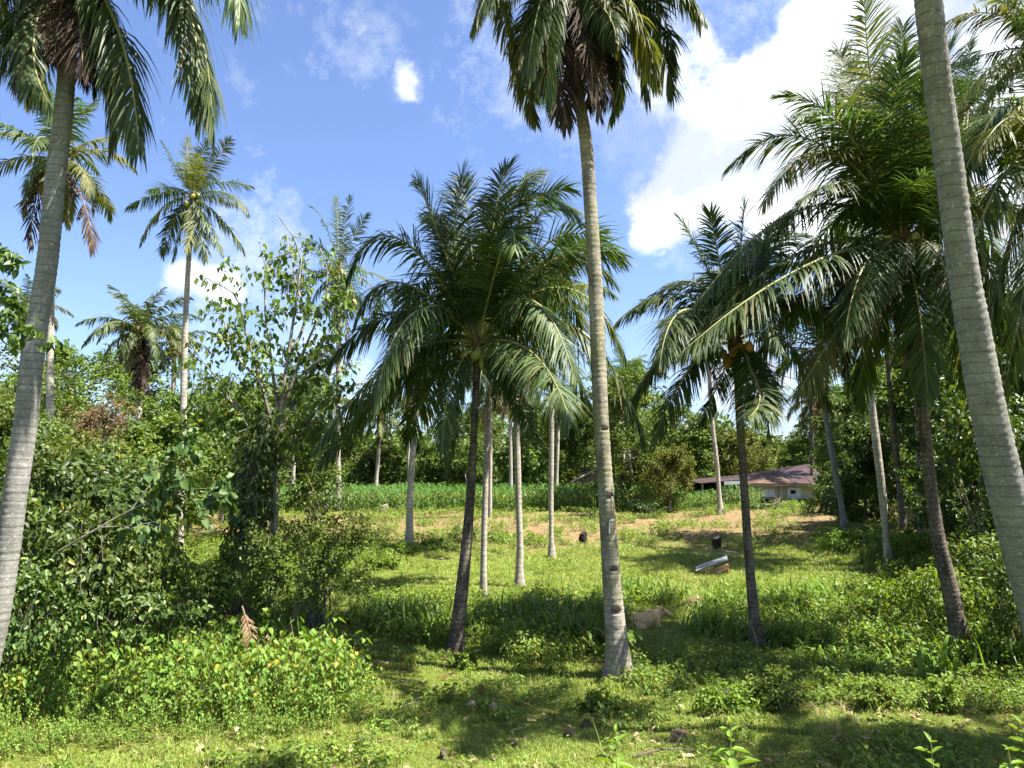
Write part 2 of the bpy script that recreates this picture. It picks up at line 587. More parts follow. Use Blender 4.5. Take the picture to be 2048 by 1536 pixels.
# ------------------------------------------------------------------ ground
def axis(fine0, fine1, step, far):
    a = np.arange(fine0, fine1 + 1e-6, step)
    g = []
    x, s = fine1, step
    while x < far:
        s *= 1.25
        x += s
        g.append(x)
    l = []
    x, s = fine0, step
    while x > -far:
        s *= 1.25
        x -= s
        l.append(x)
    return np.array(l[::-1] + list(a) + g)


def build_ground():
    xs = axis(-22, 22, .35, 900)
    ys = axis(0, 60, .35, 900)
    X, Y = np.meshgrid(xs, ys)
    Z = ground(X, Y)
    V = np.stack([X, Y, Z], -1).reshape(-1, 3)
    nx, ny = len(xs), len(ys)
    i, j = np.meshgrid(np.arange(ny - 1), np.arange(nx - 1), indexing='ij')
    k = i * nx + j
    F = np.stack([k, k + 1, k + nx + 1, k + nx], -1).reshape(-1, 4)
    mb = MB()
    mb.add(V, F)
    link('ground', mb.mesh('ground', [GROUND]), kind='structure')


build_ground()

# ------------------------------------------------------------------ palms
def frond_mesh(path, L, pairs, leaf_len, leaf_w, droop, mats, rng, out=None, twist=0.0, ragged=0.0, r0=.035):
    """one palm leaf along PATH: stalk and two rows of leaflets"""
    mb = MB()
    n = 16
    p = catmull(path, n)
    hor = p[-1] - p[0] if out is None else np.array([out[0], out[1], 0.0])
    a = math.atan2(hor[1], hor[0])
    side0 = np.array([-math.sin(a), math.cos(a), 0])
    s = np.linspace(0, 1, n)
    mb.tube(p, r0 * (1 - s) ** .8 + .004, 4, 1, False)
    tan = np.gradient(p, axis=0)
    tan /= np.linalg.norm(tan, axis=1)[:, None] + 1e-9
    t = np.repeat(np.linspace(.13, .995, pairs), 2)
    t = np.clip(t + rng.normal(0, .004, len(t)), .1, .999)
    sg = np.tile([1.0, -1.0], pairs)
    if ragged > 0:
        keep = (rng.random(len(t)) > ragged) & ~((np.abs(t - rng.uniform(.3, .9)) < .02) & (sg > 0)) & ~((np.abs(t - rng.uniform(.4, .95)) < .025) & (sg < 0))
        t, sg = t[keep], sg[keep]
    N = len(t)
    P = np.stack([np.interp(t, s, p[:, k]) for k in range(3)], -1)
    T = np.stack([np.interp(t, s, tan[:, k]) for k in range(3)], -1)
    T /= np.linalg.norm(T, axis=1)[:, None]
    S = np.repeat(side0[None], N, 0)
    S = S - (S * T).sum(1)[:, None] * T
    S /= np.linalg.norm(S, axis=1)[:, None] + 1e-9
    U = np.cross(T, S)
    tw = twist * t
    S2 = S * np.cos(tw)[:, None] + U * np.sin(tw)[:, None]
    U2 = np.cross(T, S2)
    th = np.interp(t, [.1, .4, .8, 1], [1.32, 1.12, .85, .30]) + rng.normal(0, .06, N)
    # the wind bunches neighbouring leaflets
    k1, k2, p1, p2 = rng.uniform(14, 26), rng.uniform(30, 60), rng.uniform(0, 6), rng.uniform(0, 6)
    bun = np.sin(t * k1 + p1 + sg) * .6 + np.sin(t * k2 + p2 - sg) * .4
    th = th + .13 * bun
    vee = .14 + rng.normal(0, .16, N) + .1 * bun
    D = T * np.cos(th)[:, None] + (S2 * sg[:, None] * np.cos(vee)[:, None] + np.abs(U2) * 0 + U2 * np.sin(vee)[:, None] * np.sign(U2[:, 2:3] + 1e-6)) * np.sin(th)[:, None]
    ll = leaf_len * np.interp(t, [.1, .2, .4, .75, 1], [.45, .8, 1, .82, .38]) * rng.uniform(.85, 1.08, N)
    dr = droop * rng.uniform(.45, 1.6, N) * (1 + .35 * np.sin(t * k2 * .7 + p1))
    mb.straps(P, D, ll, leaf_w * rng.uniform(.8, 1.15, N), dr, 4, 0, T, 1.2)
    return mb.mesh('frond', mats)


def trunk_mesh(ctrl, rads, mat, sides, ring, rng, notches=(), flare=True):
    """ctrl: centre line points, rads: radius at each"""
    c = np.concatenate([np.asarray(ctrl, float), np.asarray(rads, float)[:, None]], 1)
    length = np.linalg.norm(np.diff(c[:, :3], axis=0), axis=1).sum()
    n = int(np.clip(length / ring * 3, 24, 420))
    q = catmull(c, n)
    pts, rad = q[:, :3], q[:, 3]
    ph = (np.arange(n) % 3)
    rr = rad * np.array([1.022, 1.0, .985])[ph] * (1 + rng.normal(0, .012, n))
    mb = MB()
    t = np.gradient(pts, axis=0)
    t /= np.linalg.norm(t, axis=1)[:, None]
    a = np.cross(t, [0, 1.0, 0])
    a /= np.linalg.norm(a, axis=1)[:, None]
    b = np.cross(t, a)
    th = np.linspace(0, 2 * np.pi, sides, endpoint=False)
    k = 1 + .022 * np.sin(3 * th[None, :] + np.linspace(0, 9, n)[:, None]) + rng.normal(0, .010, (n, sides))
    # roots: the foot of the trunk is lumpy
    foot = np.exp(-np.maximum(pts[:, 2] - pts[0, 2], 0) / .22)[:, None]
    k = k + foot * (.06 + .10 * np.sin(5 * th[None] + 1.3) + .07 * np.sin(11 * th[None]) + rng.normal(0, .05, (n, sides)))
    V = pts[:, None] + (rr[:, None] * k)[:, :, None] * (np.cos(th)[None, :, None] * a[:, None] + np.sin(th)[None, :, None] * b[:, None])
    for nz, az, wid, hgt in notches:            # steps cut into the trunk: flat sill below, slanted back above
        d = V - pts[:, None]
        ang = np.arctan2(d[..., 1], d[..., 0])
        da = np.abs((ang - az + np.pi) % (2 * np.pi) - np.pi)
        dz = (V[..., 2] - nz) / hgt
        m = (da < wid) & (dz > 0) & (dz < 1)
        f = np.where(m, (1 - dz) * .45 * np.cos(da / wid * np.pi / 2), 0)
        V = V - d * f[..., None]
    i = np.arange(n - 1)[:, None] * sides
    j = np.arange(sides)[None]
    j2 = (j + 1) % sides
    mb.add(V.reshape(-1, 3), np.stack([i + j, i + j2, i + sides + j2, i + sides + j], -1).reshape(-1, 4))
    cap = np.concatenate([V[-1], pts[-1][None]])
    jj = np.arange(sides)
    mb.add(cap, np.stack([jj, (jj + 1) % sides, np.full(sides, sides)], -1))
    return mb.mesh('trunk', [mat]), pts, rr


def ellipsoid_mesh(name, mat, rx, ry, rz, seg=10, rings=8, pinch=0.0):
    mb = MB()
    u = np.linspace(0, np.pi, rings + 1)
    v = np.linspace(0, 2 * np.pi, seg, endpoint=False)
    r = np.sin(u) + 1e-4
    V = np.stack([rx * r[:, None] * np.cos(v), ry * r[:, None] * np.sin(v), (rz * np.cos(u) * (1 + pinch * np.cos(u)))[:, None] + 0 * v[None]], -1)
    i = np.arange(rings)[:, None] * seg
    j = np.arange(seg)[None]
    j2 = (j + 1) % seg
    mb.add(V.reshape(-1, 3), np.stack([i + j, i + seg + j, i + seg + j2, i + j2], -1).reshape(-1, 4))
    return mb.mesh(name, [mat])


NUTS = {'green': ellipsoid_mesh('coconut', NUT_GREEN, .1, .1, .135, pinch=.15), 'orange': ellipsoid_mesh('coconut', NUT_ORANGE, .1, .1, .13, pinch=.15)}


NOTCH_MESH = ellipsoid_mesh('notch', NOTCH, 1, 1, 1, 14, 10)
for v_ in NOTCH_MESH.vertices:
    v_.co.z = max(v_.co.z, -.12)


def generic_paths(n, L, rng, el_hi=82, el_lo=-35, bend_hi=95, az0=0.0, sector=None):
    out = []
    for i in range(n):
        f = (i + .5) / n
        az = az0 + i * R(137.5) + rng.normal(0, .12)
        if sector:
            az = sector[0] + (az % (2 * math.pi)) / (2 * math.pi) * (sector[1] - sector[0])
        el0 = R(el_hi + (el_lo - el_hi) * f ** .85 + rng.normal(0, 5))
        bend = R(35 + (bend_hi - 35) * min(1, f * 1.6) + rng.normal(0, 8))
        if f > .75:
            bend *= .75
        l = L * (.78 + .22 * math.sin(min(1, f * 1.4) * math.pi)) * rng.uniform(.9, 1.06)
        s = np.linspace(0, 1, 9)
        el = el0 - bend * s ** 1.35
        el = np.maximum(el, R(-88))
        seg = l / 8
        x = np.concatenate([[0], np.cumsum(np.cos(el[:-1]) * seg)])
        z = np.concatenate([[0], np.cumsum(np.sin(el[:-1]) * seg)])
        out.append((np.stack([x * math.cos(az), x * math.sin(az), z], -1), f, (math.cos(az), math.sin(az)), l))
    return out


def palm(label, trunk_px, Y=None, bark=None, fronds=None, dead=None, gen=None, nuts=None, seed=1, near=False, group='coconut palms in the grove',
         frond_px=None, crown_dY=0.0, notches=(), mark=None, yellow=.12, base_xy=None, leaf_droop=.85, dense=0.0):
    """trunk_px: (x, y, width) photo pixels from the foot up; fronds/dead: (via x, via y, tip x, tip y, depth of tip)"""
    rng = np.random.default_rng(seed)
    if base_xy is not None:
        bx, by = base_xy
        base = np.array([bx, by, gz(bx, by)])
        Y = by
    elif Y is None:
        base = ground_at(trunk_px[0][0], trunk_px[0][1])
        Y = base[1]
    else:
        p0 = pix(trunk_px[0][0], trunk_px[0][1], Y)
        base = np.array([p0[0], Y, gz(p0[0], Y)])
    pts, rad = [], []
    nT = len(trunk_px)
    for k, (x, y, w) in enumerate(trunk_px):
        yy = Y + crown_dY * k / max(1, nT - 1)
        p = pix(x, y, yy)
        pts.append(p)
        rad.append(w / 2 * depth_of(p) / FPX)
    pts = np.array(pts)
    if Y is not None and pts[0][2] > base[2] + .1:
        pts = np.concatenate([[base - [0, 0, .05]], pts])
        rad = [rad[0] * 1.12] + rad
    else:
        pts[0][2] = base[2] - .06
    root = thing('coconut_palm', label, 'palm tree', tuple(base), group)
    loc = pts - base
    sides = 28 if near else 12
    nts = []
    for (ny, az, wid, hgt) in notches:
        nts.append((pix(trunk_px[0][0], ny, Y)[2] - base[2], az, wid, hgt))
    me, cpts, crad = trunk_mesh(loc, rad, bark or BARK_GREY, sides, .085 if near else .2, rng, nts)
    link('trunk', me, root)
    top = loc[-1]
    scale = depth_of(pts[-1]) / FPX                     # metres per pixel at the crown
    # fibre sheath at the crown's heart
    mb = MB()
    rt = rad[-1]
    zz = np.array([-.55, -.2, .1, .35, .6]) * (2.2 * rt / .18) * .55
    mb.tube(np.stack([0 * zz, 0 * zz, zz], -1) + top, np.array([1.0, 1.5, 1.7, 1.1, .3]) * rt * 1.15, 10)
    link('leaf_sheath', mb.mesh('leaf_sheath', [SHEATH]), root)
    pairs = 126 if near else (66 if scale < .02 else 44)
    lw = .036 if near else (.05 if scale < .02 else .075)

    def add_frond(path, out, l, mats, nm, droop, ragged=0.0):
        me = frond_mesh(path, l, pairs, min(1.2, .285 * l) * rng.uniform(.92, 1.08), lw * min(1, l / 3.4), droop, mats, rng, out, rng.normal(0, .5), ragged, .04 * min(1, l / 4))
        o = link(nm, me, root)
        return o

    def px_path(via, tip, dY):
        T = pix(tip[0], tip[1], Y + crown_dY + dY) - base
        V = pix(via[0], via[1], Y + crown_dY + dY * .5) - base
        B = top + np.array([0, 0, .05])
        C = 2 * V - .5 * (B + T)
        s = np.linspace(0, 1, 11)[:, None]
        return (1 - s) ** 2 * B + 2 * s * (1 - s) * C + s ** 2 * T
    more = []
    for q in (fronds or []) if dense else []:
        if rng.random() < dense:
            j = rng.normal(0, 1, 5) * np.array([20, 14, 24, 20, .9]) + np.array([0, 8, 0, 14, 0])
            more.append(tuple(np.array(q[:5]) + j))
    for (vx, vy, tx, ty, dY, *o) in list(fronds or []) + more:
        pth = px_path((vx, vy), (tx, ty), dY)
        l = np.linalg.norm(np.diff(pth, axis=0), axis=1).sum()
        hor = pth[-1] - pth[0]
        if np.hypot(hor[0], hor[1]) < .35:
            hor = pth[5] - pth[0]
        ms = [FROND_YEL if (o and o[0] == 'y') or rng.random() < yellow else FROND, RACHIS]  # tagged y: sunlit look put into the leaf colour; the others yellow at random
        rise = pth[5][2] - .5 * (pth[0][2] + pth[-1][2])
        low = (pth[0][2] - pth[-1][2]) / max(l, .1)
        add_frond(pth, (hor[0], hor[1]), l, ms, 'frond', leaf_droop * np.clip(1.25 + 1.1 * low, .5, 2.2), .04)
    for (vx, vy, tx, ty, dY) in dead or []:
        pth = px_path((vx, vy), (tx, ty), dY)
        l = np.linalg.norm(np.diff(pth, axis=0), axis=1).sum()
        hor = pth[5] - pth[0]
        add_frond(pth, (hor[0] + .01, hor[1]), l, [FROND_DEAD, RACHIS_DEAD], 'dead_frond', 1.6, .12)
    if gen:
        n, Lpx, kw = gen
        for pth, f, out, l in generic_paths(n, Lpx * scale, rng, az0=seed * 1.7, **kw):
            ms = [FROND_YEL if rng.random() < yellow + (.35 if f > .8 else 0) else FROND, RACHIS]
            add_frond(pth + top + np.array([0, 0, .05]), out, l, ms, 'frond', leaf_droop * (.6 + 1.5 * f), .04)
        for i in range(rng.integers(1, 4)):
            az = rng.uniform(0, 2 * math.pi)
            o_ = np.array([math.cos(az), math.sin(az), 0])
            l = Lpx * scale * rng.uniform(.6, .85)
            add_frond(np.stack([top, top + o_ * l * .22 - [0, 0, l * .3], top + o_ * l * .25 - [0, 0, l * .95]]), (o_[0], o_[1]), l, [FROND_DEAD if i else FROND_TAN, RACHIS_DEAD], 'dead_frond', 1.6, .15)
    if nuts:
        kind, n = nuts
        for i in range(n):
            a = rng.uniform(-math.pi, 0) if i % 4 else rng.uniform(0, math.pi)
            r = rt * 1.3 + rng.uniform(.08, .22)
            o = link('coconut', NUTS[kind], root, tuple(top + [math.cos(a) * r, math.sin(a) * r, rng.uniform(-.5, .05)]))
            o.rotation_euler = (rng.uniform(-.5, .5), rng.uniform(-.5, .5), a)
            k = rng.uniform(.85, 1.15)
            o.scale = (k, k, k)
    for (nz, az, wid, hgt) in nts:
        i = np.argmin(abs(cpts[:, 2] - nz - hgt * .3))
        r = crad[i]
        o = link('notch', NOTCH_MESH, root, tuple(cpts[i] + [math.cos(az) * r * .90, math.sin(az) * r * .90, 0]))
        o.rotation_euler = (0, 0, az)
        o.scale = (r * .12, r * .50, hgt * .72)
    if mark:
        mb = MB()
        for (x0, y0), (x1, y1) in mark:
            i0 = np.argmin(abs((cpts + base)[:, 2] - pix(x0, y0, Y)[2]))
            r = crad[i0] * 1.06
            q = []
            for s in np.linspace(0, 1, 6):
                p = pix(x0 + (x1 - x0) * s, y0 + (y1 - y0) * s, Y) - base
                i = np.argmin(abs(cpts[:, 2] - p[2]))
                dx = np.clip(p[0] - cpts[i, 0], -crad[i] * .95, crad[i] * .95)
                q.append([p[0], cpts[i, 1] - math.sqrt((crad[i] * 1.035) ** 2 - dx ** 2), p[2]])
            mb.tube(np.array(q), .010, 5)
        link('bark_mark', mb.mesh('bark_mark', [CHALK]), root)
    return root


# the tall palm at the front of the grove
palm('tall mossy coconut palm with steps notched in its trunk and brown dead fronds',
     [(1238, 1356, 70), (1236, 1318, 52), (1232, 1270, 44), (1225, 1180, 38), (1213, 1000, 32), (1203, 850, 30), (1196, 700, 30), (1190, 560, 28), (1180, 400, 26), (1170, 270, 25), (1157, 190, 22), (1146, 100, 20), (1138, -30, 19)],
     bark=BARK_FRONT, near=True, seed=2, dense=.35, leaf_droop=1.5,
     fronds=[(1045, 60, 1072, 240, 0.0), (1065, 20, 1105, 190, .8), (1040, -110, 946, 52, -.6, 'y'), (1212, 40, 1240, 208, .3), (1235, -20, 1315, 160, -.7, 'y'),
             (1275, -40, 1352, 130, .4), (1300, -110, 1398, 40, 0, 'y'), (1205, -10, 1235, 95, -.9, 'y'), (1010, -60, 1035, 130, .6), (1180, 10, 1222, 170, .9),
             (1090, -20, 1055, 150, -1.0), (1100, 10, 1100, 210, -1.1),
             (1060, -220, 960, -160, 1.5), (1220, -220, 1330, -170, 1.5), (1130, -260, 1120, -330, 0), (1180, -250, 1230, -300, -1), (1090, -240, 1040, -300, -1.2), (1140, -200, 1140, -160, -3), (1150, -210, 1150, -180, 3.2)],
     dead=[(1100, 70, 1122, 235, -.5), (1120, 80, 1132, 250, -.7), (1182, 80, 1198, 228, -.5), (1165, 80, 1176, 215, .5), (1200, 60, 1206, 215, .4), (1148, 60, 1152, 165, -.8), (1082, 50, 1098, 200, .5),
           (1110, 60, 1112, 215, -.2), (1135, 70, 1150, 205, .7), (1170, 50, 1186, 190, -.8)],
     notches=[(860, -1.15, .75, .09), (996, -1.05, .8, .10), (1140, -1.3, .7, .10), (1222, -1.45, .75, .12)],
     mark=[((1216, 1066), (1217, 1040)), ((1217, 1041), (1224, 1039))])

palm('tall grey coconut palm leaning in at the left edge, dark drooping fronds overhead',
     [(-62, 1540, 62), (-40, 1390, 50), (-5, 1230, 45), (17, 1086, 44), (27, 1008, 43), (50, 851, 42), (67, 695, 40), (93, 539, 38), (113, 342, 36), (126, 239, 34), (133, 154, 32), (139, 40, 31), (142, -90, 30)],
     Y=10.0, bark=BARK_GREY, near=True, seed=3, dense=.4, leaf_droop=1.9,
     fronds=[(20, 40, -5, 245, 0), (5, -20, -60, 170, .5), (60, 30, 60, 200, .8), (212, 70, 228, 282, .2), (236, 60, 277, 297, -.3), (332, -78, 403, 228, -.3), (380, -165, 489, 32, .5),
             (185, 40, 192, 190, .8), (70, 60, 95, 200, -.8), (205, 30, 245, 215, 1.0), (90, -300, 20, -420, 1), (200, -320, 280, -420, -1), (140, -330, 140, -480, 0), (-20, -200, -150, -150, 1), (140, -220, 140, -160, 3.2), (240, -240, 380, -230, 2), (60, -250, -60, -280, -2), (170, -240, 180, -200, -2.6)],
     dead=[(52, 10, 38, 175, -.4), (120, 30, 108, 120, -.4), (158, 30, 166, 150, -.5), (168, 20, 172, 170, .2), (112, 20, 100, 120, .2)])

palm('smooth pale grey coconut palm trunk leaning across the right edge',
     [(2170, 1660, 88), (2085, 1250, 74), (2029, 1040, 70), (1982, 845, 64), (1949, 670, 60), (1920, 500, 54), (1898, 333, 51), (1875, 167, 50), (1856, 0, 50), (1836, -200, 46), (1822, -350, 42), (1815, -480, 40)],
     Y=9.0, bark=BARK_GREY, near=True, seed=4, crown_dY=-3.0, gen=(18, 600, dict(el_lo=15, bend_hi=60)))

# heroes in the middle distance
palm('bushy low coconut palm in the centre with a wide crown and a slim dark trunk',
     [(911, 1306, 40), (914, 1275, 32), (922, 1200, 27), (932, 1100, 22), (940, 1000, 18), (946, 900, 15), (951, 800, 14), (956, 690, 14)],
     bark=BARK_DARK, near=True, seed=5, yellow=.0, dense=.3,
     fronds=[(888, 500, 836, 362, 0), (1022, 415, 1150, 430, -1.0), (1000, 440, 1075, 345, 1.0), (942, 490, 925, 362, .8), (990, 430, 1015, 330, .3), (1040, 450, 1140, 375, .6),
             (800, 478, 698, 550, -.6), (800, 565, 712, 640, .8), (805, 622, 662, 722, -1.0), (800, 715, 638, 885, -.8), (850, 690, 720, 830, 1.3),
             (1105, 480, 1235, 510, .8), (1100, 520, 1225, 560, 1.4), (1120, 575, 1245, 700, -.8), (1140, 648, 1285, 868, -1.1), (1090, 660, 1190, 840, 1.3),
             (905, 760, 885, 900, -1.0), (1008, 755, 1085, 880, -1.0), (1045, 690, 1140, 820, -1.4), (870, 760, 810, 880, 1.6), (1010, 480, 1030, 500, -2.4),
             (960, 540, 945, 600, 3.2), (1010, 545, 1060, 610, 3.0), (880, 545, 800, 640, 2.5), (1060, 545, 1160, 650, 2.2), (855, 615, 755, 790, -2.2), (900, 470, 860, 440, 1.9), (1060, 600, 1150, 760, -2.4)],
     nuts=('green', 16))

palm('broad coconut palm with sunlit fronds against the cloud and a dark ringed trunk',
     [(1926, 1314, 42), (1919, 1280, 36), (1904, 1195, 32), (1877, 1078, 26), (1864, 990, 23), (1848, 845, 22), (1832, 690, 22), (1822, 600, 22), (1806, 490, 24)],
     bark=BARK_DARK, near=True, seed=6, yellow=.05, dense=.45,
     fronds=[(1752, 235, 1728, -10, -.3), (1705, 270, 1573, 190, 0), (1628, 282, 1466, 325, .5), (1665, 305, 1528, 405, -1, 'y'), (1610, 415, 1385, 620, -.5), (1590, 510, 1370, 700, -.8), (1688, 640, 1592, 795, -1.3, 'y'),
             (1795, 250, 1805, 55, .5), (1842, 255, 1885, 75, .8), (1885, 290, 2000, 260, .5), (1905, 390, 2060, 450, -.5), (1920, 470, 2060, 690, -.4), (1885, 540, 1965, 800, .8), (1835, 600, 1855, 790, -1.4),
             (1757, 610, 1712, 800, 1.2), (1710, 410, 1590, 560, 2.2), (1735, 520, 1690, 670, -2.0), (1870, 500, 1915, 640, -2.0), (1765, 290, 1690, 110, 1.3), (1835, 320, 1850, 170, -1.5), (1690, 500, 1490, 740, .9),
             (1778, 290, 1770, 110, -1.0), (1890, 400, 2000, 520, 2.0), (1800, 380, 1800, 460, 3.4), (1850, 350, 1950, 330, -1.8), (1700, 380, 1600, 400, -1.6)],
     dead=[(1705, 530, 1692, 730, -.4), (1812, 560, 1810, 700, -.6)], nuts=('green', 14))

palm('slim dark coconut palm with a curved foot standing right of the resting cow',
     [(1518, 1294, 44), (1513, 1272, 30), (1505, 1195, 21), (1495, 1078, 17), (1490, 1000, 16), (1480, 845, 16), (1474, 728, 16), (1470, 690, 16)],
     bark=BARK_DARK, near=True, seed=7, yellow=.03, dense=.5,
     fronds=[(1418, 545, 1362, 440, .4), (1478, 540, 1490, 402, 0), (1440, 530, 1420, 425, -.5), (1505, 530, 1570, 430, .3), (1365, 590, 1238, 640, -.3), (1375, 675, 1262, 800, .5), (1390, 725, 1308, 875, -.7),
             (1570, 600, 1670, 650, 0), (1565, 680, 1660, 810, .4), (1530, 740, 1560, 820, -1.1), (1440, 760, 1400, 850, 1.1), (1500, 735, 1512, 850, -1.8), (1440, 610, 1395, 700, -2.0), (1505, 610, 1560, 700, -2.0),
             (1415, 600, 1350, 690, 2.2), (1520, 590, 1590, 650, 2), (1530, 520, 1610, 470, .6), (1390, 565, 1290, 610, 1.6), (1460, 560, 1465, 520, 2.8), (1400, 620, 1320, 720, -1.8)],
     nuts=('orange', 8))

palm('dark coconut palm reaching in from beyond the right edge',
     [(2190, 1330, 40), (2170, 1000, 30), (2140, 700, 26), (2120, 400, 24)], Y=13.2, bark=BARK_DARK, near=True, seed=8, yellow=.02, dense=.15,
     fronds=[(2030, 205, 1908, 400, .0), (2025, 330, 1925, 570, -.6), (2040, 430, 1965, 720, .4), (2065, 520, 2010, 780, -.5), (2080, 300, 2000, 330, 1.5), (2200, 250, 2330, 400, 0), (2180, 450, 2280, 700, 0), (2120, 150, 2120, 0, .5), (2200, 180, 2260, 80, 1),
             (2050, 240, 1960, 300, -1.5), (2100, 520, 2060, 760, 1.2), (2090, 430, 2040, 620, -2.5)])

palm('light green palm behind, half out of the frame at the top right corner',
     [(2120, 1130, 22), (2110, 700, 18), (2095, 100, 16)], Y=24, bark=BARK_GREY, seed=9, yellow=.35,
     fronds=[(2000, 30, 1900, 40, 0, 'y'), (1995, 125, 1925, 200, -.5, 'y'), (2020, 20, 1960, -20, .5), (2010, 100, 1900, 130, 1), (2030, -20, 2010, -90, 0), (2000, 160, 1950, 260, .6, 'y'), (2150, 20, 2220, 60, 0), (2080, 180, 2060, 280, -1)],
     gen=(8, 190, {}))
palm('pale feathery palm crown showing behind the leaning right trunk',
     [(1960, 1060, 20), (1950, 700, 16), (1930, 230, 14)], Y=27, bark=BARK_GREY, seed=10, yellow=.3, gen=(18, 170, {}))

# left
palm('coconut palm behind the left leaning trunk, ragged yellowing fronds at its top',
     [(92, 1060, 16), (99, 850, 14), (100, 700, 13), (103, 590, 12), (108, 450, 11), (112, 320, 10)], Y=30, bark=BARK_PALE, seed=11, yellow=.45,
     gen=(22, 175, dict(el_lo=-50)), nuts=('orange', 6), dead=[(75, 380, 62, 490, -.4), (165, 400, 185, 500, -.4)])
palm('tall slender coconut palm with a starry crown standing alone in the blue sky',
     [(362, 1118, 22), (361, 1090, 15), (363, 980, 13), (366, 860, 13), (369, 700, 12), (374, 580, 10), (380, 480, 9), (386, 395, 8)], bark=BARK_PALE, seed=12, yellow=.22,
     fronds=[(352, 335, 325, 285, 0), (375, 320, 378, 278, .3), (400, 325, 415, 280, -.3), (425, 330, 460, 280, 0), (430, 365, 503, 372, .3), (450, 385, 495, 425, -.3), (445, 440, 488, 500, .3), (420, 450, 445, 505, -.5),
             (330, 385, 255, 415, 0), (325, 415, 282, 485, -.4), (345, 445, 325, 510, .4), (365, 450, 345, 520, -.3), (400, 460, 412, 520, -.7), (385, 455, 372, 500, -.9), (405, 430, 425, 480, 1), (360, 420, 330, 460, 1.2), (390, 340, 395, 310, -1.2), (380, 345, 360, 325, 1.2), (345, 375, 300, 380, 1.4), (425, 395, 470, 410, 1.2)],
     nuts=('green', 6))
palm('rounded coconut palm with orange nuts and a long brown skirt left of the slender palm',
     [(277, 900, 11), (278, 850, 10), (280, 760, 9.5), (281, 660, 9)], Y=36, bark=BARK_PALE, seed=13, yellow=.3, gen=(26, 125, dict(el_lo=-40)), nuts=('orange', 16),
     dead=[(276, 710, 274, 775, -.3), (284, 710, 286, 785, -.3), (290, 705, 292, 760, .2), (270, 705, 268, 745, .2), (281, 720, 280, 795, -.5)])
palm('small palm crown half hidden behind the leaning trunk at the far left',
     [(40, 950, 12), (45, 760, 11), (58, 620, 10)], Y=40, bark=BARK_PALE, seed=14, yellow=.35, gen=(18, 85, {}), nuts=('green', 6))
palm('smaller palm behind the trunk of the slender palm',
     [(345, 900, 9), (347, 800, 9), (348, 690, 8)], Y=46, bark=BARK_PALE, seed=15, yellow=.2, gen=(18, 85, {}))
palm('dark green palm rising behind the leafy young tree, upright top fronds',
     [(678, 1024, 15), (677, 960, 11), (676, 870, 10), (677, 740, 10), (679, 545, 10)], bark=BARK_PALE, seed=16, yellow=.1,
     fronds=[(655, 460, 625, 415, 0), (675, 450, 672, 400, 0), (690, 450, 700, 395, .5), (710, 470, 735, 430, 0), (640, 490, 612, 500, .5)], gen=(14, 130, dict(el_lo=-50, el_hi=40)), nuts=('green', 8),
     dead=[(668, 620, 664, 680, -.3), (690, 620, 694, 690, -.3)])
# slender trunks through the middle
palm('pale leaning palm with a grey foot, at the left of the sunlit pasture',
     [(816, 1100, 26), (818, 1080, 19), (820, 1000, 14), (826, 900, 12), (832, 820, 11), (838, 760, 10), (846, 700, 10)], bark=BARK_PALE, seed=17, yellow=.25, gen=(18, 130, {}),
     dead=[(842, 740, 838, 810, -.5), (850, 740, 850, 800, -.4)])
palm('thin pale palm trunk just right of the central dark trunk',
     [(967, 1197, 17), (967, 1150, 14), (970, 1000, 12), (975, 850, 11), (979, 720, 10)], bark=BARK_PALE, seed=18, yellow=.3, gen=(16, 150, dict(el_lo=-50)), nuts=('green', 5))
palm('pale palm with a swollen brown foot in the middle of the pasture',
     [(1040, 1176, 27), (1039, 1150, 18), (1040, 1100, 14), (1037, 1000, 13), (1034, 880, 12), (1031, 800, 11), (1034, 690, 10)], bark=BARK_PALE, seed=19, yellow=.5, gen=(16, 150, dict(el_lo=-55)))
palm('straight grey palm whose crown rises behind the wide central crown',
     [(1104, 1118, 20), (1103, 1090, 12), (1102, 1000, 10.5), (1103, 880, 10), (1104, 740, 9.5), (1108, 590, 9)], bark=BARK_PALE, seed=20, yellow=.3, gen=(20, 160, {}))
palm('thin palm beside the cornfield edge, left of the shed roof',
     [(1246, 1000, 9), (1246, 900, 8), (1244, 760, 7)], Y=56, bark=BARK_PALE, seed=21, yellow=.3, gen=(16, 95, {}))
palm('bent slender palm with a mounded foot in front of the red roofed house',
     [(1441, 1028, 18), (1440, 1012, 12), (1434, 930, 9), (1425, 850, 8.5), (1419, 760, 8), (1415, 680, 8)], bark=BARK_PALE, seed=22, yellow=.2, gen=(18, 110, {}))
palm('slim leaning palm left of the dark trees, beside the house',
     [(1691, 1070, 19), (1686, 1030, 13), (1672, 950, 12), (1658, 870, 11), (1645, 790, 10), (1640, 700, 10)], bark=BARK_GREY, seed=23, yellow=.3, gen=(18, 140, dict(el_lo=-50)))
palm('pale ringed palm leaning left in front of the dark thicket',
     [(1779, 1137, 26), (1776, 1110, 18), (1766, 1000, 15), (1752, 880, 15), (1742, 800, 14), (1728, 680, 13), (1716, 560, 12)], bark=BARK_PALE, seed=24, yellow=.3, gen=(20, 170, {}))
palm('brownish leaning palm deep in the shade of the right hand thicket',
     [(1806, 1050, 14), (1796, 940, 12), (1786, 840, 11), (1774, 700, 10), (1768, 560, 10)], Y=31, bark=BARK_TREE, seed=25, yellow=.3, gen=(18, 150, dict(el_lo=-50)))
palm('grey palm with yellowing low fronds behind the dark ringed trunk',
     [(1843, 1048, 14), (1839, 930, 12), (1836, 800, 11), (1850, 680, 11)], Y=29, bark=BARK_GREY, seed=26, yellow=.5, gen=(20, 140, dict(el_lo=-45)))
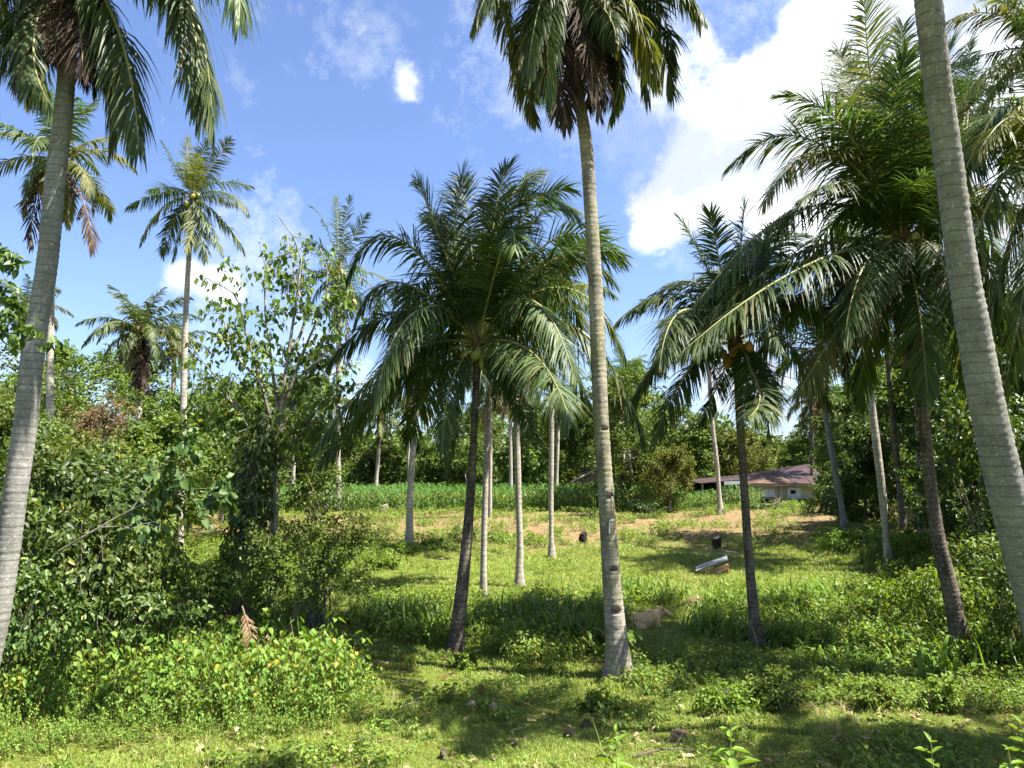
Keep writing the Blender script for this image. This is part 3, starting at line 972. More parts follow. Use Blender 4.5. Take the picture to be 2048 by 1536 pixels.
palm('small palm crown above the house between the darker palms',
     [(1625, 960, 8), (1624, 880, 8), (1622, 800, 8)], Y=55, bark=BARK_TREE, seed=27, yellow=.4, gen=(16, 85, {}))
far = [(752, 975, 762, 840, 60, 'small far palm with a pale trunk at the back of the cornfield'), (818, 975, 815, 815, 64, 'far palm showing pale between the middle trunks'),
       (575, 975, 570, 800, 66, 'far thin palm behind the vine covered trunk'), (586, 975, 590, 770, 62, 'twin of the far thin palm behind the vine covered trunk'),
       (651, 975, 660, 800, 66, 'far thin palm left of the cornfield trunk'), (1113, 975, 1118, 800, 62, 'far palm behind the straight grey palm'), (1022, 985, 1020, 790, 58, 'far palm behind the pasture trunk'),
       (980, 1035, 982, 800, 44, 'palm with a brown foot at the lower edge of the cornfield'), (428, 985, 424, 850, 52, 'far palm with hanging dry fronds left of the vine covered trunk'), (1172, 985, 1170, 840, 66, 'far palm behind the front palm trunk')]
for k, (bx, by, cx, cyy, Y, lab) in enumerate(far):
    palm(lab, [(bx, by, 8), ((bx + cx) / 2, (by + cyy) / 2, 7), (cx, cyy, 6.5)], Y=Y, bark=BARK_PALE, seed=40 + k, yellow=.3, gen=(16, 80, {}), group='far palms behind the corn')

# palms behind the photographer's right shoulder: only their shadows fall into the picture
for k, (x, y, h) in enumerate([(7.5, 10.0, 12.6), (10.8, 8.0, 11.0), (14.0, 8.3, 11.0), (17.4, 7.8, 11.0)]):
    rng = np.random.default_rng(70 + k)
    base = np.array([x, y, gz(x, y)])
    root = thing('coconut_palm', 'coconut palm outside the picture whose crown shades the foreground grass', 'palm tree', tuple(base), 'palms outside the picture')
    me, _, _ = trunk_mesh(np.array([[0, 0, -.1], [.05, .05, h * .5], [.15, 0, h]]), [.2, .14, .12], BARK_GREY, 12, .2, rng)
    link('trunk', me, root)
    for pth, f, out, l in generic_paths(9 if k == 0 else 17, 2.5 if k == 0 else 3.0, rng, el_lo=20 if k == 0 else -35, bend_hi=60 if k == 0 else 95):
        link('frond', frond_mesh(pth + np.array([.15, 0, h]), l, 45, .9, .06, .8, [FROND, RACHIS], rng, out, 0), root)


# ------------------------------------------------------------------ broadleaf trees and shrubs
def norm(v):
    return v / (np.linalg.norm(v) + 1e-9)


def rand_unit(rng, n):
    v = rng.normal(0, 1, (n, 3))
    return v / np.linalg.norm(v, axis=1)[:, None]


def twig_leaves(mb, segs, rng, per, L, W, heart=False, hang=.6, spread=.12, up=.7, mi=0):
    """segs: list of (p0, p1); leaves stand along them"""
    A = np.array([s[0] for s in segs])
    B = np.array([s[1] for s in segs])
    k = np.repeat(np.arange(len(A)), per)
    t = rng.random(len(k))[:, None] * 1.1
    P = A[k] + (B[k] - A[k]) * t + rng.normal(0, spread, (len(k), 3))
    ax = (B - A) / (np.linalg.norm(B - A, axis=1)[:, None] + 1e-9)
    D = ax[k] * .5 + rand_unit(rng, len(k)) + np.array([0, 0, -hang])
    Nn = rand_unit(rng, len(k)) * .75 + np.array([0.15, -.1, up])
    sz = rng.uniform(.65, 1.2, len(k))
    mb.leaves(P, D, Nn, L * sz, W * sz, heart, .14, .18, mi)


def branch(rng, p, d, l, n, wob=.12, lift=.0):
    pts = [p]
    d = norm(d)
    for i in range(n):
        d = norm(d + rng.normal(0, wob, 3) + np.array([0, 0, lift]))
        pts.append(pts[-1] + d * l / n)
    return np.array(pts)


def tree_meshes(seed, H, cr, c0, nl, leafL, per, mat, bark, r0=.16, heart=False, hang=.4, sub=5, tw=4, flat=1.0, ground_leaves=False):
    """H height, cr crown radius, c0 where the crown starts (share of H)"""
    rng = np.random.default_rng(seed)
    wood, crown = MB(), MB()
    tr = branch(rng, np.array([0, 0, -.15]), np.array([0, 0, 1.0]), H * .86, 8, .05)
    wood.tube(tr, np.linspace(r0, r0 * .25, len(tr)), 8, 0, False)
    segs = []
    for i in range(nl):
        t = c0 + (1 - c0) * (i + rng.uniform(.1, .9)) / nl
        k = t * (len(tr) - 1)
        k0 = min(int(k), len(tr) - 2)
        p = tr[k0] + (tr[k0 + 1] - tr[k0]) * (k - k0)
        az = i * 2.4 + rng.uniform(-.5, .5)
        prof = math.sin(math.pi * min(1, .25 + .75 * (t - c0) / (1 - c0))) * .75 + .35
        l = cr * prof * rng.uniform(.75, 1.2)
        el = rng.uniform(.1, .7) + .5 * (t - c0)
        lb = branch(rng, p, np.array([math.cos(az) * math.cos(el), math.sin(az) * math.cos(el), math.sin(el) * flat]), l, 5, .16, .04)
        wood.tube(lb, np.linspace(r0 * .35, r0 * .08, len(lb)), 5, 0, False)
        for j in range(sub):
            q = lb[rng.integers(1, len(lb))]
            dd = norm(lb[-1] - lb[0]) * .6 + rand_unit(rng, 1)[0] * .8 + np.array([0, 0, .25])
            sb = branch(rng, q, dd, l * rng.uniform(.3, .5), 3, .2)
            wood.tube(sb, np.linspace(r0 * .10, r0 * .03, len(sb)), 4, 0, False)
            for _ in range(tw):
                q2 = sb[rng.integers(1, len(sb))]
                e = q2 + norm(rand_unit(rng, 1)[0] + norm(sb[-1] - sb[0]) * .6) * l * rng.uniform(.14, .26)
                segs.append((q2, e))
    twig_leaves(crown, segs, rng, per, leafL, leafL * .55, heart, hang, leafL * .55)
    return wood.mesh('trunk', [bark]), crown.mesh('crown', [mat])


# five forms for the wood behind, shared by the trees
FORMS = []
for i, (H, cr, c0, nl, mt) in enumerate([(10, 3.4, .25, 18, LEAF_FOREST), (12, 3.0, .30, 18, LEAF_FOREST), (8, 3.2, .15, 16, LEAF_OLIVE), (14, 3.6, .35, 20, LEAF_FOREST), (7, 2.6, .10, 16, LEAF_FOREST)]):
    FORMS.append(tree_meshes(200 + i, H, cr, c0, nl, .30, 17, mt, BARK_LIGHT, .16, sub=6, tw=5) + (H,))
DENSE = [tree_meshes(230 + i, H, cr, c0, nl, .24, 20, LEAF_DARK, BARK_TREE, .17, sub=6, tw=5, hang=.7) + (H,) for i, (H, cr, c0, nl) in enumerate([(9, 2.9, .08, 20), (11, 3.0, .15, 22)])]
FEATHERY = [tree_meshes(240, 11, 4.0, .35, 16, .20, 16, LEAF_FOREST, BARK_LIGHT, .16, sub=7, tw=6, hang=.1, flat=.6) + (11,)]


def put_tree(form, px, top_y, Y, label, group, rz, name='broadleaf_tree', width=1.0):
    x = (px - 1024) / FPX * Y
    z0 = gz(x, Y)
    zt = pix(px, top_y, Y)[2]
    k = max(.2, (zt - z0) / (form[2] * 1.08))
    root = thing(name, label, 'tree', (x, Y, z0), group, rz)
    root.scale = (k * width, k * width, k)
    link('trunk', form[0], root)
    link('crown', form[1], root)
    return root


rng = np.random.default_rng(77)
WOOD = 'trees of the wood behind the cornfield'
spots = []
for x in range(-420, 2500, 92):
    spots.append((x + rng.uniform(-30, 30), rng.uniform(64, 70)))
for x in range(-500, 2600, 120):
    spots.append((x + rng.uniform(-40, 40), rng.uniform(76, 90)))


def treeline(x):
    return float(np.interp(x, [-400, 0, 100, 200, 350, 420, 560, 640, 720, 800, 860, 900, 1000, 1100, 1200, 1250, 1330, 1380, 1500, 1600, 1650, 1750, 1900, 2100, 2500],
                           [740, 740, 770, 780, 780, 740, 770, 790, 830, 850, 800, 770, 760, 790, 740, 690, 740, 830, 835, 830, 790, 700, 600, 560, 560]))


LANDMARKS = [(-60, 'the leaning left trunk'), (130, 'the lacy tree'), (280, 'the palm with the brown skirt'), (365, 'the slender palm'), (500, 'the vine covered trunk'), (585, 'the open young tree'), (678, 'the upright fronded palm'), (760, 'the small far palm'),
             (825, 'the pale leaning palm'), (945, 'the central palm'), (1035, 'the palm with the swollen foot'), (1103, 'the straight grey palm'), (1205, 'the notched front palm'), (1290, 'the olive trees'), (1425, 'the bent slender palm'), (1485, 'the curved foot palm'),
             (1560, 'the red roofed house'), (1660, 'the slim leaning palm'), (1750, 'the pale ringed palm'), (1850, 'the dark ringed trunk'), (1990, 'the leaning right trunk')]
used_labels = set()
LOOKS = ['broad green tree', 'tall narrow tree', 'very tall tree', 'broad tree', 'low round tree', 'bushy olive tree', 'narrow tree', 'tall leafy tree']
for i, (x, Y) in enumerate(spots):
    if not -130 < x < 2180:
        continue
    f = FORMS[[0, 1, 3, 0, 4, 2, 1, 3][i % 8]]
    near_lm = sorted(LANDMARKS, key=lambda q: abs(q[0] - x))
    row = 'behind the corn' if Y < 72 else 'deep in the wood'
    for lx, nm in near_lm:
        lab = '%s %s, just %s of %s' % (LOOKS[i % 8], row, 'left' if x < lx else 'right', nm)
        if lab not in used_labels:
            break
    used_labels.add(lab)
    put_tree(f, x, treeline(x) + rng.uniform(-10, 45), Y, lab, WOOD, rng.uniform(0, 6), width=1.05)

# trees that can be told apart
put_tree(FEATHERY[0], 130, 640, 42, 'feathery tree with a lacy spreading crown behind the left palms', None, .4, width=1.2)
put_tree(FEATHERY[0], 235, 670, 46, 'lacy tree behind the rounded palm with the brown skirt', None, 2.4, width=1.2)
put_tree(FORMS[0], 30, 800, 30, 'broad green tree behind the foot of the left leaning palm', None, 1, width=1.2)
put_tree(FORMS[4], 300, 830, 27, 'low bushy tree left of the slender palm trunk', None, 2, width=1.4)
put_tree(FORMS[0], 390, 760, 36, 'mid height tree right of the slender palm trunk', None, 3, width=1.1)
put_tree(FORMS[0], 560, 745, 33, 'green tree filling in behind the open young tree', None, 4, width=1.0)
put_tree(FEATHERY[0], 450, 735, 40, 'lacy tree between the slender palm and the open young tree', None, 1.2, width=1.1)
put_tree(FORMS[1], 1265, 700, 52, 'tall dark tree behind the front palm trunk, right side', None, 2, width=.9)
put_tree(FORMS[2], 1335, 880, 50, 'olive green bushy tree at the left end of the house', None, 1, width=.9)
put_tree(FORMS[2], 1290, 900, 53, 'olive bushy tree behind the front palm at the cornfield', None, 4, width=1.2)
put_tree(FORMS[4], 1215, 905, 57, 'small dark tree beside the brown shed roof', None, 5, width=1.2)
RT = 'dark trees of the right hand thicket'
for k, (x, ty, Y, lab) in enumerate([(1720, 830, 34, 'dark leafy tree behind the slim leaning palm'), (1790, 760, 38, 'dark tree between the two leaning palms in the thicket'), (1880, 640, 31, 'dark tall tree behind the dark ringed trunk'),
                                     (1980, 560, 27, 'large dark tree behind the leaning pale trunk'), (2080, 540, 24, 'large dark tree at the right edge'), (2010, 760, 21, 'dark leafy tree low behind the leaning trunk'), (1900, 860, 24, 'lower dark tree right of the ringed trunk'),
                                     (1640, 930, 46, 'small dark tree at the right end of the house'), (2150, 700, 19, 'dark tree just out of the right edge'), (1700, 760, 50, 'tall tree behind the house to the right')]):
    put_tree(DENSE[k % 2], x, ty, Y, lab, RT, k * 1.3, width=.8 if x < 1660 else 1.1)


def stems_plant(name, label, cat, Y, stems, mats, leafL, per, twn, twl, hang=.5, heart=False, group=None, r0=.03, seed=1, spread=.06, up=.7, from_t=.25, dY=.5, sides=6, ratio=.6):
    """a tree or shrub whose main stems follow the photo: stems = lists of pixel points from the foot up"""
    rng = np.random.default_rng(seed)
    p0 = pix(stems[0][0][0], stems[0][0][1], Y)
    base = np.array([p0[0], Y, gz(p0[0], Y)])
    root = thing(name, label, cat, tuple(base), group)
    wood, crown, segs = MB(), MB(), []
    for si, st in enumerate(stems):
        off = rng.uniform(-dY, dY) if si else 0
        P = []
        for k, s in enumerate(st):
            P.append(pix(s[0], s[1], Y + off * k / max(1, len(st) - 1)))
        P = catmull(np.array(P), 14) - base
        if si == 0 and 'branch' not in name:
            P[0][2] = min(P[0][2], -.05)
        r = r0 * (1 if si == 0 else .65)
        wood.tube(P, np.linspace(r, r * .2, len(P)), sides, 0, False)
        ln = np.linalg.norm(np.diff(P, axis=0), axis=1).sum()
        for _ in range(twn):
            t = rng.uniform(from_t, 1)
            i = int(t * (len(P) - 1))
            d = norm(rand_unit(rng, 1)[0] + norm(P[-1] - P[0]) * .5 + np.array([0, 0, .15]))
            tb = branch(rng, P[i], d, twl * rng.uniform(.5, 1.15), 3, .18)
            wood.tube(tb, np.linspace(r * .22, r * .07, len(tb)), 4, 0, False)
            segs += [(tb[1], tb[2]), (tb[2], tb[3])]
    twig_leaves(crown, segs, rng, per, leafL, leafL * ratio, heart, hang, spread, up)
    link('trunk' if cat == 'tree' else 'stem', wood.mesh('trunk', [mats[1]]), root)
    link('crown' if cat == 'tree' else 'foliage', crown.mesh('crown', [mats[0]]), root)
    return root


# the open young tree with big hanging leaves
stems_plant('broadleaf_tree', 'open young tree with big hanging leaves between the slender palm and the central palm', 'tree', 18.5,
            [[(545, 1130), (548, 980), (556, 850), (575, 720), (592, 600), (600, 500), (555, 430)], [(556, 850), (600, 720), (640, 620), (655, 540), (640, 495)], [(552, 880), (520, 760), (490, 660), (470, 590), (410, 555)],
             [(556, 830), (540, 700), (530, 600), (540, 520), (610, 500)], [(560, 800), (620, 740), (670, 680), (690, 600)], [(550, 900), (470, 800), (420, 740), (380, 690)], [(556, 860), (600, 800), (640, 760), (690, 740)], [(548, 950), (600, 870), (650, 830)], [(548, 930), (480, 860), (430, 830), (380, 800)],
             [(575, 720), (610, 640), (590, 560), (580, 480)], [(520, 760), (480, 720), (450, 650), (440, 600)], [(550, 900), (600, 850), (660, 800), (690, 780)], [(550, 920), (500, 860), (460, 800), (400, 760)], [(552, 880), (590, 800), (620, 720), (640, 690)]],
            [LEAF_YOUNG, BARK_LIGHT], .18, 5, 21, .75, hang=1.3, heart=True, r0=.075, seed=301, spread=.09, from_t=.3, dY=1.4)


def leaf_body(name, label, cat, center_px, Y, rx, ry, rz_, n, leafL, mat, bark=None, heart=False, hang=.8, seed=1, group=None, shell=.45, foot=True, ratio=.6, up=.6):
    """a shrub: leaves through an uneven ellipsoid on a few stems"""
    rng = np.random.default_rng(seed)
    c = pix(center_px[0], center_px[1], Y)
    base = np.array([c[0], Y, gz(c[0], Y)])
    root = thing(name, label, cat, tuple(base), group)
    wood, crown = MB(), MB()
    c = c - base
    nb = 26
    segs, w = [], []
    for i in range(nb):
        u = rand_unit(rng, 1)[0]
        e = c + u * np.array([rx, ry, rz_]) * rng.uniform(.55, 1.0)
        e[2] = max(e[2], .08)
        s = np.array([rng.normal(0, rx * .12), rng.normal(0, ry * .12), -.05])
        m = (s + e) / 2 + rng.normal(0, .12, 3) * rx
        m[2] = max(m[2], .05)
        b = catmull(np.array([s, m, e]), 7)
        wood.tube(b, np.linspace(.022, .005, 7) * max(1, rx), 4, 0, False)
    ncl = max(12, n // 34)
    u = rand_unit(rng, ncl)
    cc = c + u * np.array([rx, ry, rz_]) * (rng.uniform(shell, 1.08, ncl)[:, None])
    k = rng.integers(0, ncl, n)
    P = cc[k] + rng.normal(0, 1, (n, 3)) * np.array([rx, ry, rz_]) * .125
    P[:, 2] = np.maximum(P[:, 2], .04 + rng.random(n) * .1)
    D = (P - c) / np.array([rx, ry, rz_]) * .7 + rand_unit(rng, n) * .8 + np.array([0, 0, -hang])
    Nn = (P - c) / np.array([rx, ry, rz_]) * .5 + rand_unit(rng, n) * .6 + np.array([0, 0, up])
    sz = rng.uniform(.5, 1.35, n)
    crown.leaves(P, D, Nn, leafL * sz, leafL * ratio * sz, heart, .14, .2)
    link('stem', wood.mesh('stem', [bark or BARK_TREE]), root)
    link('foliage', crown.mesh('foliage', [mat]), root)
    return root


# vine covered dead trunk
def vine_trunk():
    Y = 17.6
    rng = np.random.default_rng(311)
    b = pix(500, 1190, Y)
    base = np.array([b[0], Y, gz(b[0], Y)])
    root = thing('vine_covered_trunk', 'dead trunk wrapped thickly in glossy dark vine leaves left of the pasture', 'tree', tuple(base))
    ctr = catmull(np.array([pix(498, 1190, Y), pix(498, 1080, Y), pix(505, 980, Y), pix(520, 890, Y), pix(530, 830, Y)]), 20) - base
    ctr[0][2] = -.1
    mb = MB()
    mb.tube(ctr, np.linspace(.14, .08, 20), 8)
    link('trunk', mb.mesh('trunk', [BARK_TREE]), root)
    n = 3000
    t = rng.random(n)
    C = np.stack([np.interp(t, np.linspace(0, 1, 20), ctr[:, k]) for k in range(3)], -1)
    a = rng.uniform(0, 2 * math.pi, n)
    rad = np.interp(t, [0, .3, .6, .85, 1], [.55, .5, .46, .42, .15]) * np.sqrt(rng.uniform(.25, 1.1, n)) * (1 + .25 * np.sin(7 * t * 6 + a * 2))
    O = np.stack([np.cos(a), np.sin(a), 0 * a], -1)
    P = C + O * rad[:, None]
    D = O * .5 + np.array([0, 0, -1.1]) + rng.normal(0, .35, (n, 3))
    Nn = O + np.array([0, 0, .5]) + rng.normal(0, .3, (n, 3))
    mb = MB()
    mb.leaves(P, D, Nn, rng.uniform(.09, .19, n), rng.uniform(.05, .1, n), False, .12, .15)
    link('vine_foliage', mb.mesh('vine_foliage', [LEAF_DARK]), root)


vine_trunk()

BU = 'dark bushes on the left'
for k, (cx, cyy, Y, rx, ry, rz_, n, L, m, h, lab) in enumerate([  # lighter leaf materials on some bushes stand in for sunlight on them
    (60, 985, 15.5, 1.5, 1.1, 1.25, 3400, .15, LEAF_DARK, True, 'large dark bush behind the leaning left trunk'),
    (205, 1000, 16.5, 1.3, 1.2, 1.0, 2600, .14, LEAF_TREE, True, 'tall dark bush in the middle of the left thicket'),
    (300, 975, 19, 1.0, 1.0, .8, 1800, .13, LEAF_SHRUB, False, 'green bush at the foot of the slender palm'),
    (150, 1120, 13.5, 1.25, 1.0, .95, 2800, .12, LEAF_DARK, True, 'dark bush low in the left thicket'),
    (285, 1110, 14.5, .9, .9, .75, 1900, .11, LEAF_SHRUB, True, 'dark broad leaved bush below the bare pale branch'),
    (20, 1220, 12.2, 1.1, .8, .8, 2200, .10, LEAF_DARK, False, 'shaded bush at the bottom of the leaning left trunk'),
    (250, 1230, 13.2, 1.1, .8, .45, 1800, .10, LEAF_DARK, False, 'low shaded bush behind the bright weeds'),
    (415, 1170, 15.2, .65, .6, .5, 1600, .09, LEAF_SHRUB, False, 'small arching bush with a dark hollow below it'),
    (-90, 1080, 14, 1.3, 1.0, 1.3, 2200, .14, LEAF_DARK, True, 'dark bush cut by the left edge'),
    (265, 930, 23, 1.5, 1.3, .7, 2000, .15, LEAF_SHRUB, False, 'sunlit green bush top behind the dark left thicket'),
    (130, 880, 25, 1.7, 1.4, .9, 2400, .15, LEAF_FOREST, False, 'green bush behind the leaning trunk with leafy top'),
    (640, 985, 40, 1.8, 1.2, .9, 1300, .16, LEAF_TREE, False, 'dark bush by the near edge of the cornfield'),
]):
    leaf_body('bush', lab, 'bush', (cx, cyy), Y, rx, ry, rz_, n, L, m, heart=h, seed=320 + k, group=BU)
leaf_body('bush', 'dry reddish brown bush among the green trees on the left', 'bush', (200, 835), 24, .95, .8, .75, 1500, .10, LEAF_BROWN, seed=345, hang=.3, shell=.2)
leaf_body('bush', 'green bush under the dry reddish one', 'bush', (180, 930), 22, 1.5, 1.0, .9, 2000, .13, LEAF_OLIVE, seed=346)

# pale bare branch with big leaves crossing the left thicket
stems_plant('broken_branch', 'pale bare branch with big round leaves at its end crossing the dark thicket', 'branch', 11.3,
            [[(118, 1102), (190, 1060), (262, 1020), (345, 985), (432, 975)], [(262, 1020), (300, 970), (340, 920), (380, 890)], [(200, 1055), (270, 1050), (330, 1040)], [(345, 985), (400, 1000), (445, 990)]],
            [LEAF_TREE, BARK_LIGHT], .15, 5, 9, .35, hang=1.2, heart=True, r0=.018, seed=351, spread=.03, from_t=.45, dY=.3, ratio=.8)
stems_plant('hanging_branch', 'dark leafy branch hanging in at the left edge', 'branch', 7.5,
            [[(-60, 480), (-10, 510), (30, 520)], [(-60, 560), (-5, 600), (35, 640)], [(-60, 620), (20, 660), (105, 690)]],
            [LEAF_DARK, BARK_TREE], .10, 6, 10, .2, hang=.8, heart=True, r0=.010, seed=352, spread=.03, from_t=.3, dY=.2)

# twiggy shrub
stems_plant('shrub', 'twiggy spreading shrub with small pale green leaves and bare lower branches', 'shrub', 13.9,
            [[(560, 1310), (585, 1240), (620, 1190), (680, 1130), (735, 1090), (768, 1040)], [(585, 1240), (640, 1185), (700, 1165), (740, 1130)], [(575, 1280), (600, 1170), (620, 1090), (650, 1040)], [(565, 1300), (560, 1200), (560, 1110), (575, 1040)],
             [(570, 1290), (535, 1180), (520, 1100), (510, 1050)], [(600, 1210), (650, 1120), (690, 1060), (720, 1030)], [(560, 1300), (510, 1200), (480, 1150)], [(590, 1230), (610, 1140), (600, 1060)], [(620, 1190), (690, 1100), (740, 1050)], [(570, 1280), (545, 1150), (540, 1060)]],
            [LEAF_SHRUB, BARK_TREE], .065, 11, 34, .34, hang=.2, r0=.026, seed=361, spread=.045, from_t=.35, dY=.9)
leaf_body('bush', 'dry twiggy bush with faded leaves behind the spreading shrub', 'bush', (640, 1060), 17.5, .95, .6, .45, 900, .07, LEAF_OLIVE, seed=362, hang=.2)
leaf_body('bush', 'small green bush at the foot of the vine covered trunk', 'bush', (470, 1130), 16.2, .5, .5, .6, 1300, .08, LEAF_SHRUB, seed=363)

# right side shrubs
RB = 'bushes along the right side'
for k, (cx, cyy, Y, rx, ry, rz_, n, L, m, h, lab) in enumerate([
    (1870, 1185, 16.6, .85, .8, .52, 2300, .09, LEAF_WEED, False, 'leafy bush behind the dark ringed trunk'),  # lighter leaf colour here and on the next two replaces sun the trees block
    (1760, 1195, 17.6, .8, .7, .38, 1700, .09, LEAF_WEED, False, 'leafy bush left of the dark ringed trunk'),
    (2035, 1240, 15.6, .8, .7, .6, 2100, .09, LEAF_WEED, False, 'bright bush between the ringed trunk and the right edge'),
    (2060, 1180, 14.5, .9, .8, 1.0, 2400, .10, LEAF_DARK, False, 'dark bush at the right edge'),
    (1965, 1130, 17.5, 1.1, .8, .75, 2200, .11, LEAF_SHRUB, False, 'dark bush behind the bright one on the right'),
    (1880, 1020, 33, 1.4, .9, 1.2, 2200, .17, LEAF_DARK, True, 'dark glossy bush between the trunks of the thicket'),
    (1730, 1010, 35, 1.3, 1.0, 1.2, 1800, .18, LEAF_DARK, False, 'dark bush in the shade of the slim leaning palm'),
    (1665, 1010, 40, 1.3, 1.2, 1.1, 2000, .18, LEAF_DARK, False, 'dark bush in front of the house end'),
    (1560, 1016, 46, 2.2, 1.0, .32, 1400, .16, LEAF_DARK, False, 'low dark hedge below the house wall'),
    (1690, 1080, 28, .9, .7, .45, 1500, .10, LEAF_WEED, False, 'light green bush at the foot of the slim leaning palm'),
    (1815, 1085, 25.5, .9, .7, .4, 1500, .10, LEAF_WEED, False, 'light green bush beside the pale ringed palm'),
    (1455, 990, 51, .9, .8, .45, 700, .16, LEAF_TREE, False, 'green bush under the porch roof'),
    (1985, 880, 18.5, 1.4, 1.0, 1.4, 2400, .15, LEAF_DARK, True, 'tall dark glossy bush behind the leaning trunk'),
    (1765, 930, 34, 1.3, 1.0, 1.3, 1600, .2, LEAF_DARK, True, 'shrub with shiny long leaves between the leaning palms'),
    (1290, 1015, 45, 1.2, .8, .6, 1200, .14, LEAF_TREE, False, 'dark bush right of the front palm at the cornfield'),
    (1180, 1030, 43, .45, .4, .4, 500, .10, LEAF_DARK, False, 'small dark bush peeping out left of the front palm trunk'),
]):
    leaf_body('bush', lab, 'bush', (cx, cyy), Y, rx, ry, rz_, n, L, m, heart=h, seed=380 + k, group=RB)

# low bushes standing in the meadow
LB = 'low weeds bushes in the meadow'
for k, (bx, by, r, h, lab) in enumerate([
    (1562, 1425, .42, .62, 'dark low bush in the foreground grass'), (1745, 1420, .32, .42, 'small bush in the bright grass right of the dark one'), (1880, 1425, .3, .5, 'thin leafy bush in the bright grass toward the right edge'),
    (1440, 1425, .35, .35, 'low bush left of the dark foreground bush'), (800, 1110, .6, .4, 'bush at the foot of the pale leaning palm'), (925, 1085, .9, .55, 'dark bush in the shadow band of the pasture'), (1000, 1085, .7, .4, 'weedy bush in the shadow band beside the dark one'),
    (765, 1140, .45, .4, 'small weedy bush at the left of the pasture'), (870, 1100, .45, .4, 'small bush beside the pale leaning palm'), (1190, 1420, .3, .25, 'small leafy weed at the foot of the front palm'), (925, 1340, .3, .3, 'yellowish young bush at the foot of the central palm'),
    (1480, 1420, .3, .3, 'small clump of leaves in the shaded foreground'), (690, 1250, .25, .2, 'tiny bush at the left edge of the pasture')]):
    g = ground_at(bx, by)
    _, tpy = project(np.array([[g[0], g[1], g[2] + h * .55]]))
    leaf_body('bush', lab, 'bush', (bx, tpy[0]), g[1], r, r * .8, h * .55, int(900 + 500 * r), .065 if by > 1200 else .09, LEAF_WEED if k not in (0, 5) else LEAF_SHRUB, seed=410 + k, group=LB, hang=.3)


# ------------------------------------------------------------------ strap leaved clumps, tall weeds, taro
def strap_clump(bx, by, n, L, lab, seed, W=.045, mat=None, name='strap_leaf_clump', cat='plant', group='strap leaved clumps in the hollow', spread=.35):
    rng = np.random.default_rng(seed)
    g = ground_at(bx, by)
    root = thing(name, lab, cat, tuple(g), group)
    mb = MB()
    a = rng.uniform(0, 2 * math.pi, n)
    el = rng.uniform(.9, 1.5, n)
    L, W = L * 1.3, W * 1.3
    P = np.stack([rng.normal(0, spread, n), rng.normal(0, spread, n), np.full(n, -.03)], -1)
    D = np.stack([np.cos(a) * np.cos(el), np.sin(a) * np.cos(el), np.sin(el)], -1)
    mb.straps(P, D, L * rng.uniform(.6, 1.15, n), W * rng.uniform(.7, 1.2, n), rng.uniform(.5, 1.3, n), 5, 0)
    link('foliage', mb.mesh('foliage', [mat or LEAF_STRAP]), root)


for k, (bx, by, n, L, lab) in enumerate([
    (800, 1262, 190, .75, 'broad clump of arching strap leaves left of the central palm'), (862, 1275, 170, .8, 'strap leaved clump just left of the central trunk'), (760, 1240, 120, .5, 'small strap leaved clump at the left end of the hollow'),
    (1010, 1262, 170, .7, 'strap leaved clump right of the central trunk'), (1075, 1255, 150, .75, 'strap leaved clump between the central and front palms'), (1150, 1290, 180, .8, 'bright strap leaved clump left of the front palm trunk'),
    (1265, 1205, 170, .7, 'tall strap leaved clump behind the resting cow'), (1322, 1200, 110, .6, 'strap leaved clump right above the cow'), (1180, 1240, 120, .7, 'strap leaved clump behind the front palm trunk'),
    (1470, 1225, 140, .65, 'strap leaved clump left of the curved foot palm'), (1560, 1225, 170, .7, 'strap leaved clump right of the curved foot palm'), (1640, 1215, 150, .7, 'strap leaved clump under the right trees'),
    (1575, 1290, 140, .6, 'low strap leaved clump at the curved foot'), (1430, 1265, 120, .5, 'low strap leaved clump beside the grass gap'), (1790, 1300, 140, .6, 'fern like clump at the foot of the ringed trunk'), (2000, 1330, 160, .7, 'fern like clump by the right edge'), (930, 1225, 110, .5, 'strap leaved clump peeping out behind the central trunk')]):
    strap_clump(bx, by, n, L, lab, 430 + k)
strap_clump(300, 1310, 150, .75, 'bright clump of long leaves above the weeds on the left', 460, .06, LEAF_STRAP)
strap_clump(1880, 1345, 50, .7, 'yellow green fern fronds at the foot of the ringed trunk', 461, .07, LEAF_HEART)
strap_clump(1690, 1330, 60, .55, 'young fern with light fronds right of the curved foot palm', 462, .05, LEAF_HEART)


def taro(bx, by, n, lab, seed, size=.22, h=.6):
    rng = np.random.default_rng(seed)
    g = ground_at(bx, by)
    root = thing('taro_plant', lab, 'plant', tuple(g), 'broad leaved taro plants')
    for i in range(n):
        a = rng.uniform(0, 2 * math.pi)
        q = np.array([math.cos(a) * rng.uniform(.1, .4), math.sin(a) * rng.uniform(.1, .4), h * rng.uniform(.6, 1.1)])
        mb = MB()
        mb.tube(catmull(np.array([[0, 0, -.02], q * [.4, .4, .6], q]), 6), np.linspace(.012, .006, 6), 5, 1, False)
        mb.leaves([q], [[math.cos(a) * .7, math.sin(a) * .7 - .3, -.6]], [[math.cos(a) * .3, -.5 + math.sin(a) * .3, .9]], size * rng.uniform(.8, 1.2), size * .75, True, .1, .12)
        link('leaf', mb.mesh('leaf', [LEAF_WEED, RACHIS]), root)


taro(1262, 1310, 7, 'broad leaved taro right beside the front palm foot', 470)
taro(1200, 1240, 6, 'broad leaved taro behind the front palm', 471)
taro(1770, 1225, 8, 'broad leaved taro with light leaves under the right bushes', 472, .3, .7)
taro(1840, 1230, 7, 'broad leaved taro just left of the ringed trunk', 473, .28, .6)
taro(1680, 1200, 6, 'tall taro leaves in the shade of the right side', 474, .24, .5)
taro(1010, 1290, 6, 'small taro right of the central trunk', 475, .2, .5)


